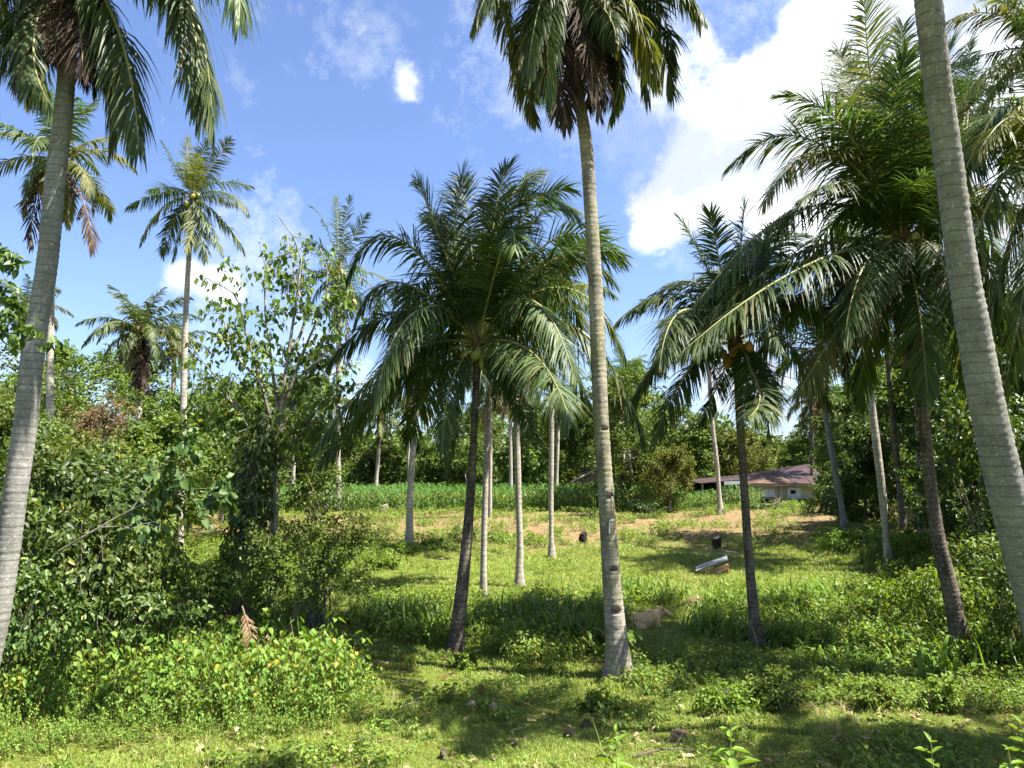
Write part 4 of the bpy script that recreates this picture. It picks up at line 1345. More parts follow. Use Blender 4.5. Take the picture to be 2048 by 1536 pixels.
def tall_weed(bx, Y, top, lab, seed, lean=0.0, nleaf=16, L=.23):
    rng = np.random.default_rng(seed)
    x = (bx - 1024) / FPX * Y
    z0 = gz(x, Y)
    zt = pix(bx, top, Y)[2]
    h = zt - z0
    root = thing('tall_weed', lab, 'plant', (x, Y, z0), 'tall weeds in the foreground')
    st = catmull(np.array([[0, 0, -.03], [lean * .3, 0, h * .5], [lean, .02, h]]), 10)
    mb = MB()
    mb.tube(st, np.linspace(.011, .003, 10), 6)
    link('stem', mb.mesh('stem', [RACHIS]), root)
    t = np.linspace(.35, 1, nleaf // 2)
    for i, tt in enumerate(t):
        p = np.array([np.interp(tt, np.linspace(0, 1, 10), st[:, k]) for k in range(3)])
        a0 = i * 1.57 + rng.uniform(-.3, .3)
        for s in (0, math.pi):
            a = a0 + s
            k = L * (1.15 - .75 * max(0, tt - .6) / .4) * rng.uniform(.85, 1.15)
            mb = MB()
            mb.leaves([p], [[math.cos(a), math.sin(a), rng.uniform(-.3, .6) + (tt > .9) * .8]], [[-math.cos(a) * .3, -math.sin(a) * .3, 1]], k, k * .40, False, .18, .28)
            link('leaf', mb.mesh('leaf', [LEAF_HEART]), root)


tall_weed(1222, 7.2, 1466, 'leafy weed standing at the bottom edge below the front palm', 480)
tall_weed(1436, 7.4, 1448, 'tall bright weed in the shaded foreground', 481, .03, 20)
tall_weed(1822, 6.6, 1486, 'bright weed at the bottom edge toward the right', 482)
tall_weed(2005, 6.8, 1448, 'tall pointed leaved weed in the bottom right corner', 483, -.04, 20)
tall_weed(1408, 6.9, 1500, 'short weed beside the tall bright one', 484, -.05, 10, .18)
tall_weed(1975, 6.6, 1500, 'short weed beside the corner one', 485, -.03, 12, .19)
for k, (bx, by, h, lab) in enumerate([(676, 1320, .75, 'thin climbing weed poking up at the right of the bright weeds'), (745, 1335, .55, 'thin weed at the right end of the bright weeds'), (757, 1500, .55, 'weed with heart leaves standing in the grass by the bright weeds'),
                                      (730, 1330, .6, 'leaning thin weed above the bright weeds'), (450, 1300, .6, 'weed poking out of the middle of the bright weeds')]):
    g = ground_at(bx, by)
    _, ty = project(np.array([[g[0], g[1], g[2] + h]]))
    tall_weed(bx, g[1], ty[0], lab, 490 + k, .04, 16, .10)


# ------------------------------------------------------------------ scattered ground cover (stuff)
def gn_scatter():
    ng = bpy.data.node_groups.new('scatter', 'GeometryNodeTree')
    ng.interface.new_socket('Geometry', in_out='INPUT', socket_type='NodeSocketGeometry')
    ng.interface.new_socket('Collection', in_out='INPUT', socket_type='NodeSocketCollection')
    ng.interface.new_socket('Geometry', in_out='OUTPUT', socket_type='NodeSocketGeometry')
    N, L = ng.nodes, ng.links
    gi, go = N.new('NodeGroupInput'), N.new('NodeGroupOutput')
    ci = N.new('GeometryNodeCollectionInfo')
    ci.inputs['Separate Children'].default_value = True
    ci.inputs['Reset Children'].default_value = True
    L.new(gi.outputs['Collection'], ci.inputs['Collection'])
    ip = N.new('GeometryNodeInstanceOnPoints')
    ip.inputs['Pick Instance'].default_value = True

    def attr(nm, t):
        a = N.new('GeometryNodeInputNamedAttribute')
        a.data_type = t
        a.inputs['Name'].default_value = nm
        return a.outputs['Attribute']
    er = N.new('FunctionNodeEulerToRotation')
    L.new(attr('rot', 'FLOAT_VECTOR'), er.inputs[0])
    L.new(gi.outputs['Geometry'], ip.inputs['Points'])
    L.new(ci.outputs[0], ip.inputs['Instance'])
    L.new(attr('idx', 'INT'), ip.inputs['Instance Index'])
    L.new(er.outputs[0], ip.inputs['Rotation'])
    L.new(attr('scl', 'FLOAT'), ip.inputs['Scale'])
    L.new(ip.outputs[0], go.inputs[0])
    return ng


SCATTER = gn_scatter()


def scatter(name, P, scl, sources, rng, tilt=.15, kind='stuff'):
    me = bpy.data.meshes.new(name)
    n = len(P)
    me.vertices.add(n)
    me.vertices.foreach_set('co', np.asarray(P, np.float32).ravel())
    rot = np.stack([rng.normal(0, tilt, n), rng.normal(0, tilt, n), rng.uniform(0, 2 * math.pi, n)], -1)
    me.attributes.new('rot', 'FLOAT_VECTOR', 'POINT').data.foreach_set('vector', rot.astype(np.float32).ravel())
    me.attributes.new('scl', 'FLOAT', 'POINT').data.foreach_set('value', np.broadcast_to(scl, (n,)).astype(np.float32))
    me.attributes.new('idx', 'INT', 'POINT').data.foreach_set('value', rng.integers(0, len(sources), n).astype(np.int32))
    c = bpy.data.collections.new(name + '_sources')
    for i, s in enumerate(sources):
        c.objects.link(bpy.data.objects.new('%s_source_%02d' % (name, i), s))
    o = link(name, me, kind=kind)
    md = o.modifiers.new('scatter', 'NODES')
    md.node_group = SCATTER
    for it in SCATTER.interface.items_tree:
        if it.name == 'Collection':
            md[it.identifier] = c
    return o


def in_poly(px, py, poly):
    poly = np.asarray(poly, float)
    c = np.zeros(len(px), bool)
    j = len(poly) - 1
    for i in range(len(poly)):
        xi, yi = poly[i]
        xj, yj = poly[j]
        c ^= ((yi > py) != (yj > py)) & (px < (xj - xi) * (py - yi) / (yj - yi + 1e-9) + xi)
        j = i
    return c


def sample(rng, n, y0, y1, wide=.78, power=1.0):
    """points on the ground in the strip y0..y1 that the picture covers"""
    y = y0 + (y1 - y0) * rng.random(n) ** power
    x = rng.uniform(-wide, wide, n) * (y + 1.5)
    return np.stack([x, y, ground(x, y)], -1)


def patch(x, y, s, ph):
    return np.sin(x * s + ph) * np.sin(y * s * 1.3 + ph * 2) + .6 * np.sin(x * s * 2.3 - y * s * 1.1 + ph) + .4 * np.sin(x * s * 4.1 + y * s * 5.2)


def grass_tuft(seed, n, h, w, r, mat):
    rng = np.random.default_rng(seed)
    mb = MB()
    a = rng.uniform(0, 2 * math.pi, n)
    el = rng.uniform(.6, 1.5, n)
    q = rng.uniform(0, 2 * math.pi, n)
    rr = r * np.sqrt(rng.random(n))
    P = np.stack([np.cos(q) * rr, np.sin(q) * rr, np.full(n, -.01)], -1)
    D = np.stack([np.cos(a) * np.cos(el), np.sin(a) * np.cos(el), np.sin(el)], -1)
    mb.straps(P, D, h * rng.uniform(.5, 1.2, n), w, rng.uniform(.4, 1.4, n), 2)
    return mb.mesh('grass_tuft', [mat])


def weed_mesh(seed, nst, h, leafL, per, mat, heart, hang=.5, r=.12, ratio=.62):
    rng = np.random.default_rng(seed)
    mb = MB()
    for s in range(nst):
        a = rng.uniform(0, 2 * math.pi)
        b = np.array([math.cos(a), math.sin(a), 0]) * r * rng.random()
        e = b + np.array([math.cos(a) * rng.uniform(0, .4) * h, math.sin(a) * rng.uniform(0, .4) * h, h * rng.uniform(.6, 1.1)])
        st = catmull(np.array([b - [0, 0, .03], (b + e) / 2 + rng.normal(0, .03, 3), e]), 6)
        mb.tube(st, np.linspace(.005, .002, 6), 3, 1, False)
        t = np.sqrt(rng.uniform(.05, 1, per))
        P = np.stack([np.interp(t, np.linspace(0, 1, 6), st[:, k]) for k in range(3)], -1)
        az = rng.uniform(0, 2 * math.pi, per)
        O = np.stack([np.cos(az), np.sin(az), 0 * az], -1)
        P = P + O * leafL * .4
        sz = rng.uniform(.6, 1.2, per)
        mb.leaves(P, O + np.array([0, 0, -hang]) + rng.normal(0, .25, (per, 3)), O * .35 + np.array([0, 0, .9]) + rng.normal(0, .3, (per, 3)), leafL * sz, leafL * ratio * sz, heart, .15, .18)
    return mb.mesh('weed', [mat, RACHIS])


rng = np.random.default_rng(9)
POLY_HEART = [(-300, 1330), (0, 1325), (250, 1318), (450, 1330), (620, 1345), (720, 1372), (765, 1400), (740, 1440), (640, 1470), (470, 1485), (250, 1500), (60, 1520), (-300, 1560)]
POLY_LEFT = [(-400, 1230), (100, 1230), (330, 1250), (470, 1280), (600, 1310), (720, 1360), (500, 1360), (0, 1360), (-400, 1420)]
POLY_MID = [(700, 1225), (800, 1205), (900, 1200), (1000, 1205), (1180, 1200), (1250, 1195), (1350, 1205), (1355, 1240), (1290, 1285), (1200, 1325), (1120, 1350), (1000, 1330), (960, 1300), (830, 1300), (730, 1275)]
POLY_RIGHT = [(1390, 1235), (1440, 1205), (1560, 1195), (1700, 1180), (1800, 1190), (1950, 1230), (2200, 1230), (2200, 1370), (1980, 1345), (1820, 1335), (1650, 1310), (1560, 1302), (1500, 1285), (1420, 1275)]
POLY_BR = [(1230, 1310), (1300, 1315), (1480, 1320), (1650, 1315), (1900, 1330), (2200, 1340), (2200, 1430), (1900, 1430), (1700, 1420), (1560, 1400), (1400, 1390), (1260, 1380)]
POLY_DARKTHICKET = [(1600, 1020), (1750, 1060), (1800, 1110), (2200, 1100), (2200, 1240), (1950, 1230), (1800, 1180), (1700, 1120), (1620, 1080)]
POLY_LBACK = [(200, 1080), (470, 1060), (760, 1080), (800, 1130), (720, 1150), (640, 1200), (600, 1260), (480, 1260), (200, 1240)]

# heart leaved weeds
H = [weed_mesh(500 + i, 4, .62 + .04 * i, (.05, .06, .068, .075, .085, .095)[i], (18, 14, 12, 12, 9, 7)[i], LEAF_HEART, True, .75, .12, .72) for i in range(6)] + [weed_mesh(508, 5, .7, .11, 8, LEAF_WEED, False, .5, .15, .32), grass_tuft(509, 26, .6, .012, .12, GRASS)]
P = sample(rng, 60000, 8.5, 16)
px, py = project(P)
m = in_poly(px, py, POLY_HEART)
P = P[m][:3200]
px, py = project(P)
edge = np.clip((1490 - py) / 60, .35, 1) * np.clip((775 - px) / 120, .45, 1)
scatter('bright_weeds', P, rng.uniform(.6, 1.3, len(P)) * edge * (1 + .22 * np.clip(patch(P[:, 0], P[:, 1], 1.9, .7), -1.2, 1.2)), H, rng)
# darker weeds on the left and in the hollow
Wm = [weed_mesh(520 + i, 4, .5, .085, 9, LEAF_WEED, i % 2 == 0, .4, .12, .5) for i in range(6)]
P = sample(rng, 110000, 8.5, 32)
px, py = project(P)
m1 = in_poly(px, py, POLY_LEFT) & (rng.random(len(P)) < .35)
m2 = in_poly(px, py, POLY_MID) & (rng.random(len(P)) < .19)
m3 = in_poly(px, py, POLY_RIGHT) & (rng.random(len(P)) < .20)
m4 = in_poly(px, py, POLY_DARKTHICKET) & (rng.random(len(P)) < .15)
m5 = in_poly(px, py, POLY_LBACK) & (rng.random(len(P)) < .14)
m6 = in_poly(px, py, [(1252, 1215), (1345, 1215), (1350, 1268), (1320, 1285), (1265, 1285), (1250, 1262)])
P = P[(m1 | m2 | m3 | m4 | m5) & ~m6]
scatter('weeds', P, rng.uniform(.5, 1.25, len(P)), Wm, rng)
# low leafy patches in the meadow
S = [weed_mesh(540 + i, 5, .20, .055, 6, LEAF_WEED, i % 2 == 0, .2, .16, .6) for i in range(5)]
P = sample(rng, 30000, 8.5, 34, power=1.3)
px, py = project(P)
pt = patch(P[:, 0], P[:, 1], .75, 1.0)
m = (pt > .7) & (rng.random(len(P)) < .3) | in_poly(px, py, POLY_BR) & (rng.random(len(P)) < .75) | (rng.random(len(P)) < .03)
P = P[m]
scatter('meadow_herbs', P, rng.uniform(.5, 1.5, len(P)), S, rng)
P = sample(rng, 5500, 30, 53)
m = patch(P[:, 0], P[:, 1], .6, 2.0) > .1
P = P[m]
scatter('pasture_herbs', P, rng.uniform(1.0, 2.4, len(P)), S, rng)
# grass
G = [grass_tuft(560 + i, 34, .075 + .012 * i, .008, .13, GRASS) for i in range(5)]
P = sample(rng, 95000, 8.2, 30, power=1.7)
px, py = project(P)
m = ~in_poly(px, py, POLY_HEART)
P = P[m]
big = 1 + .35 * np.clip(patch(P[:, 0], P[:, 1], 1.1, .4), -1, 1.5)
scatter('grass', P, rng.uniform(.6, 1.25, len(P)) * big * np.clip(P[:, 1] / 14, .9, 1.6), G, rng)
G2 = [grass_tuft(570 + i, 30, .13, .014, .22, GRASS_DRY if i == 3 else GRASS) for i in range(5)]
P = sample(rng, 26000, 28, 56)
m = (patch(P[:, 0], P[:, 1], .45, 5.0) > -.45) & ((P[:, 1] < 33) | (rng.random(len(P)) < .20))
P = P[m]
scatter('pasture_grass', P, rng.uniform(.7, 1.5, len(P)), G2, rng)
T = [grass_tuft(580 + i, 14, .38, .007, .08, GRASS if i else GRASS_DRY) for i in range(4)]
P = sample(rng, 2600, 8.3, 26, power=1.3)
m = patch(P[:, 0], P[:, 1], .9, 3.0) > .3
P = P[m]
scatter('long_grass', P, rng.uniform(.5, 1.2, len(P)), T, rng)


# dry litter: fallen leaflets and twigs
def litter_mesh(seed):
    rng = np.random.default_rng(seed)
    mb = MB()
    n = 5
    a = rng.uniform(0, 2 * math.pi, n)
    P = np.stack([rng.normal(0, .12, n), rng.normal(0, .12, n), np.full(n, .045)], -1)
    D = np.stack([np.cos(a), np.sin(a), rng.uniform(-.05, .2, n)], -1)
    mb.leaves(P, D, rand_unit(rng, n) * .5 + [0, 0, 1], rng.uniform(.06, .16, n), rng.uniform(.02, .06, n), False, .2, .1)
    return mb.mesh('litter', [LEAF_BROWN if seed % 2 else GRASS_DRY])


P = sample(rng, 1900, 8.3, 48, power=1.1)
scatter('leaf_litter', P, rng.uniform(.6, 1.5, len(P)), [litter_mesh(590 + i) for i in range(5)], rng, .05)


def thicket_mesh(seed):
    rng = np.random.default_rng(seed)
    mb = MB()
    n = 900
    u = rand_unit(rng, n) * np.array([1.6, 1.3, 1.9]) * rng.uniform(.3, 1, (n, 1)) ** .5
    u = u + np.sin(u * 4) * .15 + [0, 0, 1.7]
    mb.leaves(u, rand_unit(rng, n) + [0, 0, -.3], rand_unit(rng, n) * .7 + [0, -.3, .6], rng.uniform(.2, .42, n), rng.uniform(.12, .24, n), False, .14, .2)
    return mb.mesh('thicket', [LEAF_FOREST if seed % 3 else LEAF_DARK])


P = []
for x in np.arange(-75, 80, 1.9):
    for Y in (66.5, 73, 84, 92):
        P.append((x + rng.uniform(-1, 1), Y + rng.uniform(-2, 2)))
P = np.array(P)
P = np.concatenate([P, ground(P[:, 0], P[:, 1])[:, None]], 1)
m = ~((P[:, 0] > 11) & (P[:, 0] < 29) & (P[:, 1] < 70)) & ~((abs(P[:, 0] - 6.5) < 4.5) & (P[:, 1] < 72))
P = P[m]
scatter('woodland_undergrowth', P, rng.uniform(.7, 1.5, len(P)) * np.where(P[:, 1] > 80, 1.7, 1), [thicket_mesh(640 + i) for i in range(5)], rng, .05)

# ------------------------------------------------------------------ corn
def corn_mesh(seed):
    rng = np.random.default_rng(seed)
    mb = MB()
    h = 1.45
    st = catmull(np.array([[0, 0, -.03], [rng.normal(0, .03), rng.normal(0, .03), h * .5], [rng.normal(0, .06), rng.normal(0, .06), h]]), 6)
    mb.tube(st, np.linspace(.016, .006, 6), 5, 1, False)
    n = 11
    t = np.linspace(.12, .97, n)
    P = np.stack([np.interp(t, np.linspace(0, 1, 6), st[:, k]) for k in range(3)], -1)
    a = np.arange(n) * math.pi + rng.normal(0, .5, n)
    el = rng.uniform(.75, 1.2, n)
    D = np.stack([np.cos(a) * np.cos(el), np.sin(a) * np.cos(el), np.sin(el)], -1)
    mb.straps(P, D, rng.uniform(.5, .8, n), .075, rng.uniform(.9, 1.7, n), 5)
    return mb.mesh('corn_plant', [LEAF_CORN, RACHIS])


CORN = [corn_mesh(600 + i) for i in range(5)]
rng = np.random.default_rng(61)


def corn_front(px_):
    return float(np.interp(px_, [430, 560, 760, 960, 1200, 1300, 1490], [50, 50.5, 51, 53, 52, 50.5, 50]))


n_front = 0
for x in np.arange(-20.5, 16.5, .19):
    px_ = 1024 + x / 52 * FPX
    if 1300 < px_ < 1330 and False:
        continue
    Y = corn_front(px_) + rng.uniform(-.25, .25)
    X = x + rng.uniform(-.05, .05)
    o = link('corn_plant', CORN[rng.integers(0, 5)], None, (X, Y, gz(X, Y)), label='green corn plant in the front row of the cornfield', category='corn plant', group='front row of the cornfield')
    k = rng.uniform(.8, 1.12) * (.72 if px_ > 1330 else 1)
    o.scale = (k, k, k)
    o.rotation_euler = (rng.normal(0, .05), rng.normal(0, .05), rng.uniform(0, 6.28))
    n_front += 1
P = []
for r in range(1, 20):
    for x in np.arange(-22, 17, .24):
        px_ = 1024 + x / 52 * FPX
        Y = corn_front(px_) + r * .62 + rng.uniform(-.12, .12)
        X = x + rng.uniform(-.08, .08)
        P.append((X, Y, gz(X, Y)))
P = np.array(P)
scatter('corn', P, rng.uniform(.68, 1.18, len(P)) * np.where(P[:, 0] > 10.7, .72, 1), CORN, rng, .06)

# ------------------------------------------------------------------ house
TIN = plain_mat('roof_tin_maroon', (.036, .019, .017), (.062, .034, .030), 2, .55, .1, .3)
TIN_RUST = plain_mat('roof_tin_rusty', (.06, .034, .027), (.125, .078, .058), 1.2, .8, .2)
WALL_CREAM = plain_mat('wall_cream', (.27, .255, .18), (.36, .34, .25), 1.5, .9, .1)
WALL_BARE = plain_mat('wall_plaster', (.30, .26, .20), (.40, .36, .28), 1.5, .9, .15)
WHITE = plain_mat('white_board', (.38, .40, .43), (.50, .51, .53), 2, .7, .1)
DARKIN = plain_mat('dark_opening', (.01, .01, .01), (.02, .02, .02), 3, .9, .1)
GREENW = plain_mat('wall_green', (.10, .34, .24), (.15, .42, .30), 2, .8, .1)
WOODB = plain_mat('weathered_wood', (.16, .12, .085), (.28, .22, .16), 6, .9, .3)


def part(name, parent, mats, fn, smooth=False, **kw):
    mb = MB()
    fn(mb)
    return link(name, mb.mesh(name, mats, smooth), parent, **kw)


def build_house():
    Y = 54.0
    m = Y / FPX
    def X(px):
        return (px - 1024) * m
    def Z(py):
        return pix(1500, py, Y)[2]
    x0, x1 = X(1480), X(1625)
    z0 = gz(X(1550), Y) - .1
    root = thing('house', 'low cream house with a maroon tin roof and a porch beyond the pasture', 'house', (X(1550), Y, 0))
    ox = X(1550)
    ze = Z(967)                  # eaves
    zr = Z(937)                  # ridge
    D = 6.0
    def quad(mb, pts, th=.05, mi=0):
        p = np.array(pts, float)
        n = np.cross(p[1] - p[0], p[3] - p[0])
        n = n / np.linalg.norm(n) * th
        V = np.concatenate([p, p - n])
        mb.add(V, [[0, 1, 2, 3], [7, 6, 5, 4], [0, 4, 5, 1], [1, 5, 6, 2], [2, 6, 7, 3], [3, 7, 4, 0]], mi)
    w = part('wall', root, [WALL_CREAM], lambda mb: mb.box(((x0 + x1) / 2 - ox, D / 2, (z0 + ze) / 2 - .1), (x1 - x0, D, ze - z0)))
    w2 = part('wall', root, [WALL_BARE], lambda mb: mb.box((X(1468) - ox, D / 2 + .3, (z0 + ze) / 2), (1.1, D - .6, ze - z0 + .3)), label='bare plaster end wall')
    part('wall', root, [GREENW], lambda mb: mb.box((X(1637) - ox, D / 2, (z0 + ze) / 2 + .2), (.85, D, ze - z0 + .4)), label='green end wall')
    # roof made of sheets
    n = 9
    L0, L1 = X(1488) - ox - .1, X(1650) - ox
    sheet = (L1 - L0) / n
    for i in range(n):
        a, b = L0 + i * sheet + .01, L0 + (i + 1) * sheet - .01
        # the ridge climbs to the right as the photo shows
        r0 = ze + .05 + (zr + .35 - ze) * (.35 + .65 * i / n)
        r1 = ze + .05 + (zr + .35 - ze) * (.35 + .65 * (i + 1) / n)
        part('roof_sheet', root, [TIN if i > 4 else TIN_RUST], lambda mb: (quad(mb, [(a, -.5, ze + .02 * (i % 2)), (b, -.5, ze + .02 * (i % 2)), (b, D / 2, r1), (a, D / 2, r0)])))
    for i in range(n):
        a, b = L0 + i * sheet + .01, L0 + (i + 1) * sheet - .01
        r0 = ze + .05 + (zr + .35 - ze) * (.35 + .65 * i / n)
        r1 = ze + .05 + (zr + .35 - ze) * (.35 + .65 * (i + 1) / n)
        part('roof_sheet', root, [TIN], lambda mb: quad(mb, [(a, D / 2, r0), (b, D / 2, r1), (b, D + .5, ze), (a, D + .5, ze)]))
    part('fascia', root, [WALL_BARE], lambda mb: mb.box(((x0 + x1) / 2 - ox, -.42, ze - .09), (x1 - x0 + .2, .05, .16)))
    # porch roof on the left
    p0, p1 = X(1392) - ox, X(1487) - ox
    zp0, zp1 = Z(966), Z(958)
    for i in range(5):
        a, b = p0 + (p1 - p0) * i / 5, p0 + (p1 - p0) * (i + 1) / 5 - .02
        za, zb = zp0 + (zp1 - zp0) * i / 5, zp0 + (zp1 - zp0) * (i + 1) / 5
        part('porch_roof_sheet', root, [TIN], lambda mb: quad(mb, [(a, -.6, za), (b, -.6, zb), (b, 3.5, zb + .25), (a, 3.5, za + .25)]))
    part('porch_fascia', root, [WHITE], lambda mb: quad(mb, [(X(1440) - ox, -.63, Z(970)), (p1, -.63, Z(967)), (p1, -.63, Z(961)), (X(1440) - ox, -.63, Z(963))], .03))
    for px_ in (1398, 1430, 1468):
        part('porch_post', root, [WALL_BARE if px_ > 1460 else WOODB], lambda mb: mb.box((X(px_) - ox, -.45, (z0 + zp0) / 2), (.14 if px_ < 1460 else .3, .14, zp0 - z0 - .06)))
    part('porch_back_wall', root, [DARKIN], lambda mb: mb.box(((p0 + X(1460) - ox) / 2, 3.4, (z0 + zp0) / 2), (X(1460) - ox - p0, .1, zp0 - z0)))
    # panels, door, window
    part('shutter', root, [WHITE], lambda mb: mb.box((X(1530) - ox, -.03, Z(986)), (1.0, .05, .55)))
    part('shutter', root, [WALL_CREAM], lambda mb: mb.box((X(1532) - ox, -.025, Z(975)), (1.1, .04, .34)))
    d = part('door', root, [WHITE], lambda mb: mb.box((X(1582) - ox, -.03, Z(987)), (.95, .05, .85)))
    part('window', d, [DARKIN], lambda mb: mb.box((X(1580) - ox, -.065, Z(984)), (.36, .03, .26)))
    part('pillar', root, [WALL_BARE], lambda mb: mb.box((X(1556) - ox, -.06, (z0 + ze) / 2 - .1), (.22, .12, ze - z0 - .02)))
    part('pillar', root, [WALL_BARE], lambda mb: mb.box((X(1512) - ox, -.06, (z0 + ze) / 2 - .1), (.18, .12, ze - z0 - .02)))
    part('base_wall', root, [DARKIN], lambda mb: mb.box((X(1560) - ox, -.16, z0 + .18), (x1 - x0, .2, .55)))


build_house()


def build_shed():
    Y = 65.0
    m = Y / FPX
    a = pix(1130, 972, Y)
    c = pix(1202, 934, Y)
    ox = (a[0] + c[0]) / 2
    g = gz(ox, Y)
    root = thing('shed', 'brown thatched shed with a pale roof edge just behind the corn', 'shed', (ox, Y, g))
    THATCH = plain_mat('thatch', (.10, .07, .05), (.24, .17, .12), 12, .95, .8, .05, .06, (1, 1, .3))
    L0, RX, zt, ze = a[0] - ox, c[0] - ox, c[2] - g, a[2] - g
    def slope(s):
        def fn(mb):
            V = np.array([[L0, 0, ze], [RX, 0, zt], [RX, 5, zt], [L0, 5, ze]])
            if s < 0:
                V = np.array([[RX, 0, zt], [2 * RX - L0, 0, ze], [2 * RX - L0, 5, ze], [RX, 5, zt]])
            W = V - [0, 0, .15]
            mb.add(np.concatenate([V, W]), [[0, 1, 2, 3], [7, 6, 5, 4], [0, 4, 5, 1], [1, 5, 6, 2], [2, 6, 7, 3], [3, 7, 4, 0]])
        return fn
    part('roof_slope', root, [THATCH], slope(1))
    part('roof_slope', root, [THATCH], slope(-1))
    part('gable', root, [THATCH], lambda mb: mb.add([[L0 + .3, .25, ze - .2], [2 * RX - L0 - .3, .25, ze - .2], [RX, .25, zt - .2], [L0 + .3, .4, ze - .2], [2 * RX - L0 - .3, .4, ze - .2], [RX, .4, zt - .2]], [[0, 1, 2], [5, 4, 3]]))
    part('gable_wall', root, [THATCH], lambda mb: mb.box((RX, 2.2, (ze - .2) / 2), (2 * (RX - L0) - .8, 4, ze - .3)))
    part('barge_board', root, [WHITE], lambda mb: mb.tube(np.array([[L0 - .05, -.05, ze + .02], [RX, -.05, zt + .05]]), .05, 4))


build_shed()

# fragment of a yellow wall in the thicket
g = pix(1826, 1000, 33)
mbw = MB()
mbw.box((0, 0, .55), (.55, .2, 1.5))
mbw.box((.12, 0, 1.42), (.25, .2, .3))
link('ruined_wall', mbw.mesh('ruined_wall', [plain_mat('wall_yellow', (.45, .38, .20), (.6, .52, .30), 4, .9, .3)], False), None, (g[0], 33, gz(g[0], 33)), label='fragment of a yellowish wall glowing in the dark thicket', category='wall')


# ------------------------------------------------------------------ stumps, lean-to, fallen things
CHAR = plain_mat('charred_stump', (.012, .010, .009), (.045, .034, .028), 9, .95, .8, .1, .04)
STUMPTOP = plain_mat('stump_top', (.20, .13, .09), (.34, .25, .18), 12, .95, .4)
STUMPGREY = plain_mat('stump_grey', (.10, .09, .08), (.24, .22, .19), 9, .95, .8, .1, .04)


def stump(bx, by, w, h, lab, mat, seed, top=True):
    rng = np.random.default_rng(seed)
    g = ground_at(bx, by)
    k = depth_of(g) / FPX
    r, hh = w / 2 * k, h * k
    root = thing('tree_stump', lab, 'stump', tuple(g), 'palm stumps in the pasture')
    z = np.linspace(-.05, hh, 9)
    s = (z - z[0]) / (z[-1] - z[0])
    th = np.linspace(0, 2 * np.pi, 16, endpoint=False)
    rad = r * (np.interp(s, [0, .15, .6, 1], [1.3, 1.02, 1.0, .8]))[:, None] * (1 + .09 * np.sin(4 * th + 2 * s[:, None]) + rng.normal(0, .05, (9, 16)))
    V = np.stack([rad * np.cos(th) + .18 * r * s[:, None], rad * np.sin(th), z[:, None] + (s[:, None] ** 3) * .15 * hh * np.sin(th + 1)], -1)
    i = np.arange(8)[:, None] * 16
    j = np.arange(16)[None]
    j2 = (j + 1) % 16
    mb = MB()
    mb.add(V.reshape(-1, 3), np.stack([i + j, i + j2, i + 16 + j2, i + 16 + j], -1).reshape(-1, 4))
    link('bark', mb.mesh('bark', [mat]), root)
    mb = MB()
    c = np.concatenate([V[-1], V[-1].mean(0)[None] + [0, 0, .05 * hh]])
    jj = np.arange(16)
    mb.add(c, np.stack([jj, (jj + 1) % 16, np.full(16, 16)], -1))
    link('cut_top', mb.mesh('cut_top', [STUMPTOP if top else mat], False), root)


stump(1433, 1099, 17, 24, 'blackened palm stump with a pale top behind the tin lean-to', CHAR, 701)
stump(767, 1026, 16, 16, 'low grey stump by the cornfield left of centre', STUMPGREY, 702)
stump(911, 1074, 15, 20, 'dark stump in the shadow band left of the central trunk', CHAR, 703, False)
stump(1165, 1086, 16, 20, 'dark stump in the shadow band left of the front palm', CHAR, 704, False)
stump(1725, 1100, 16, 18, 'grey stump in weeds near the slim leaning palm', STUMPGREY, 705)
stump(1905, 1122, 30, 16, 'brown rotten stump in the dark behind the ringed trunk', STUMPTOP, 706)


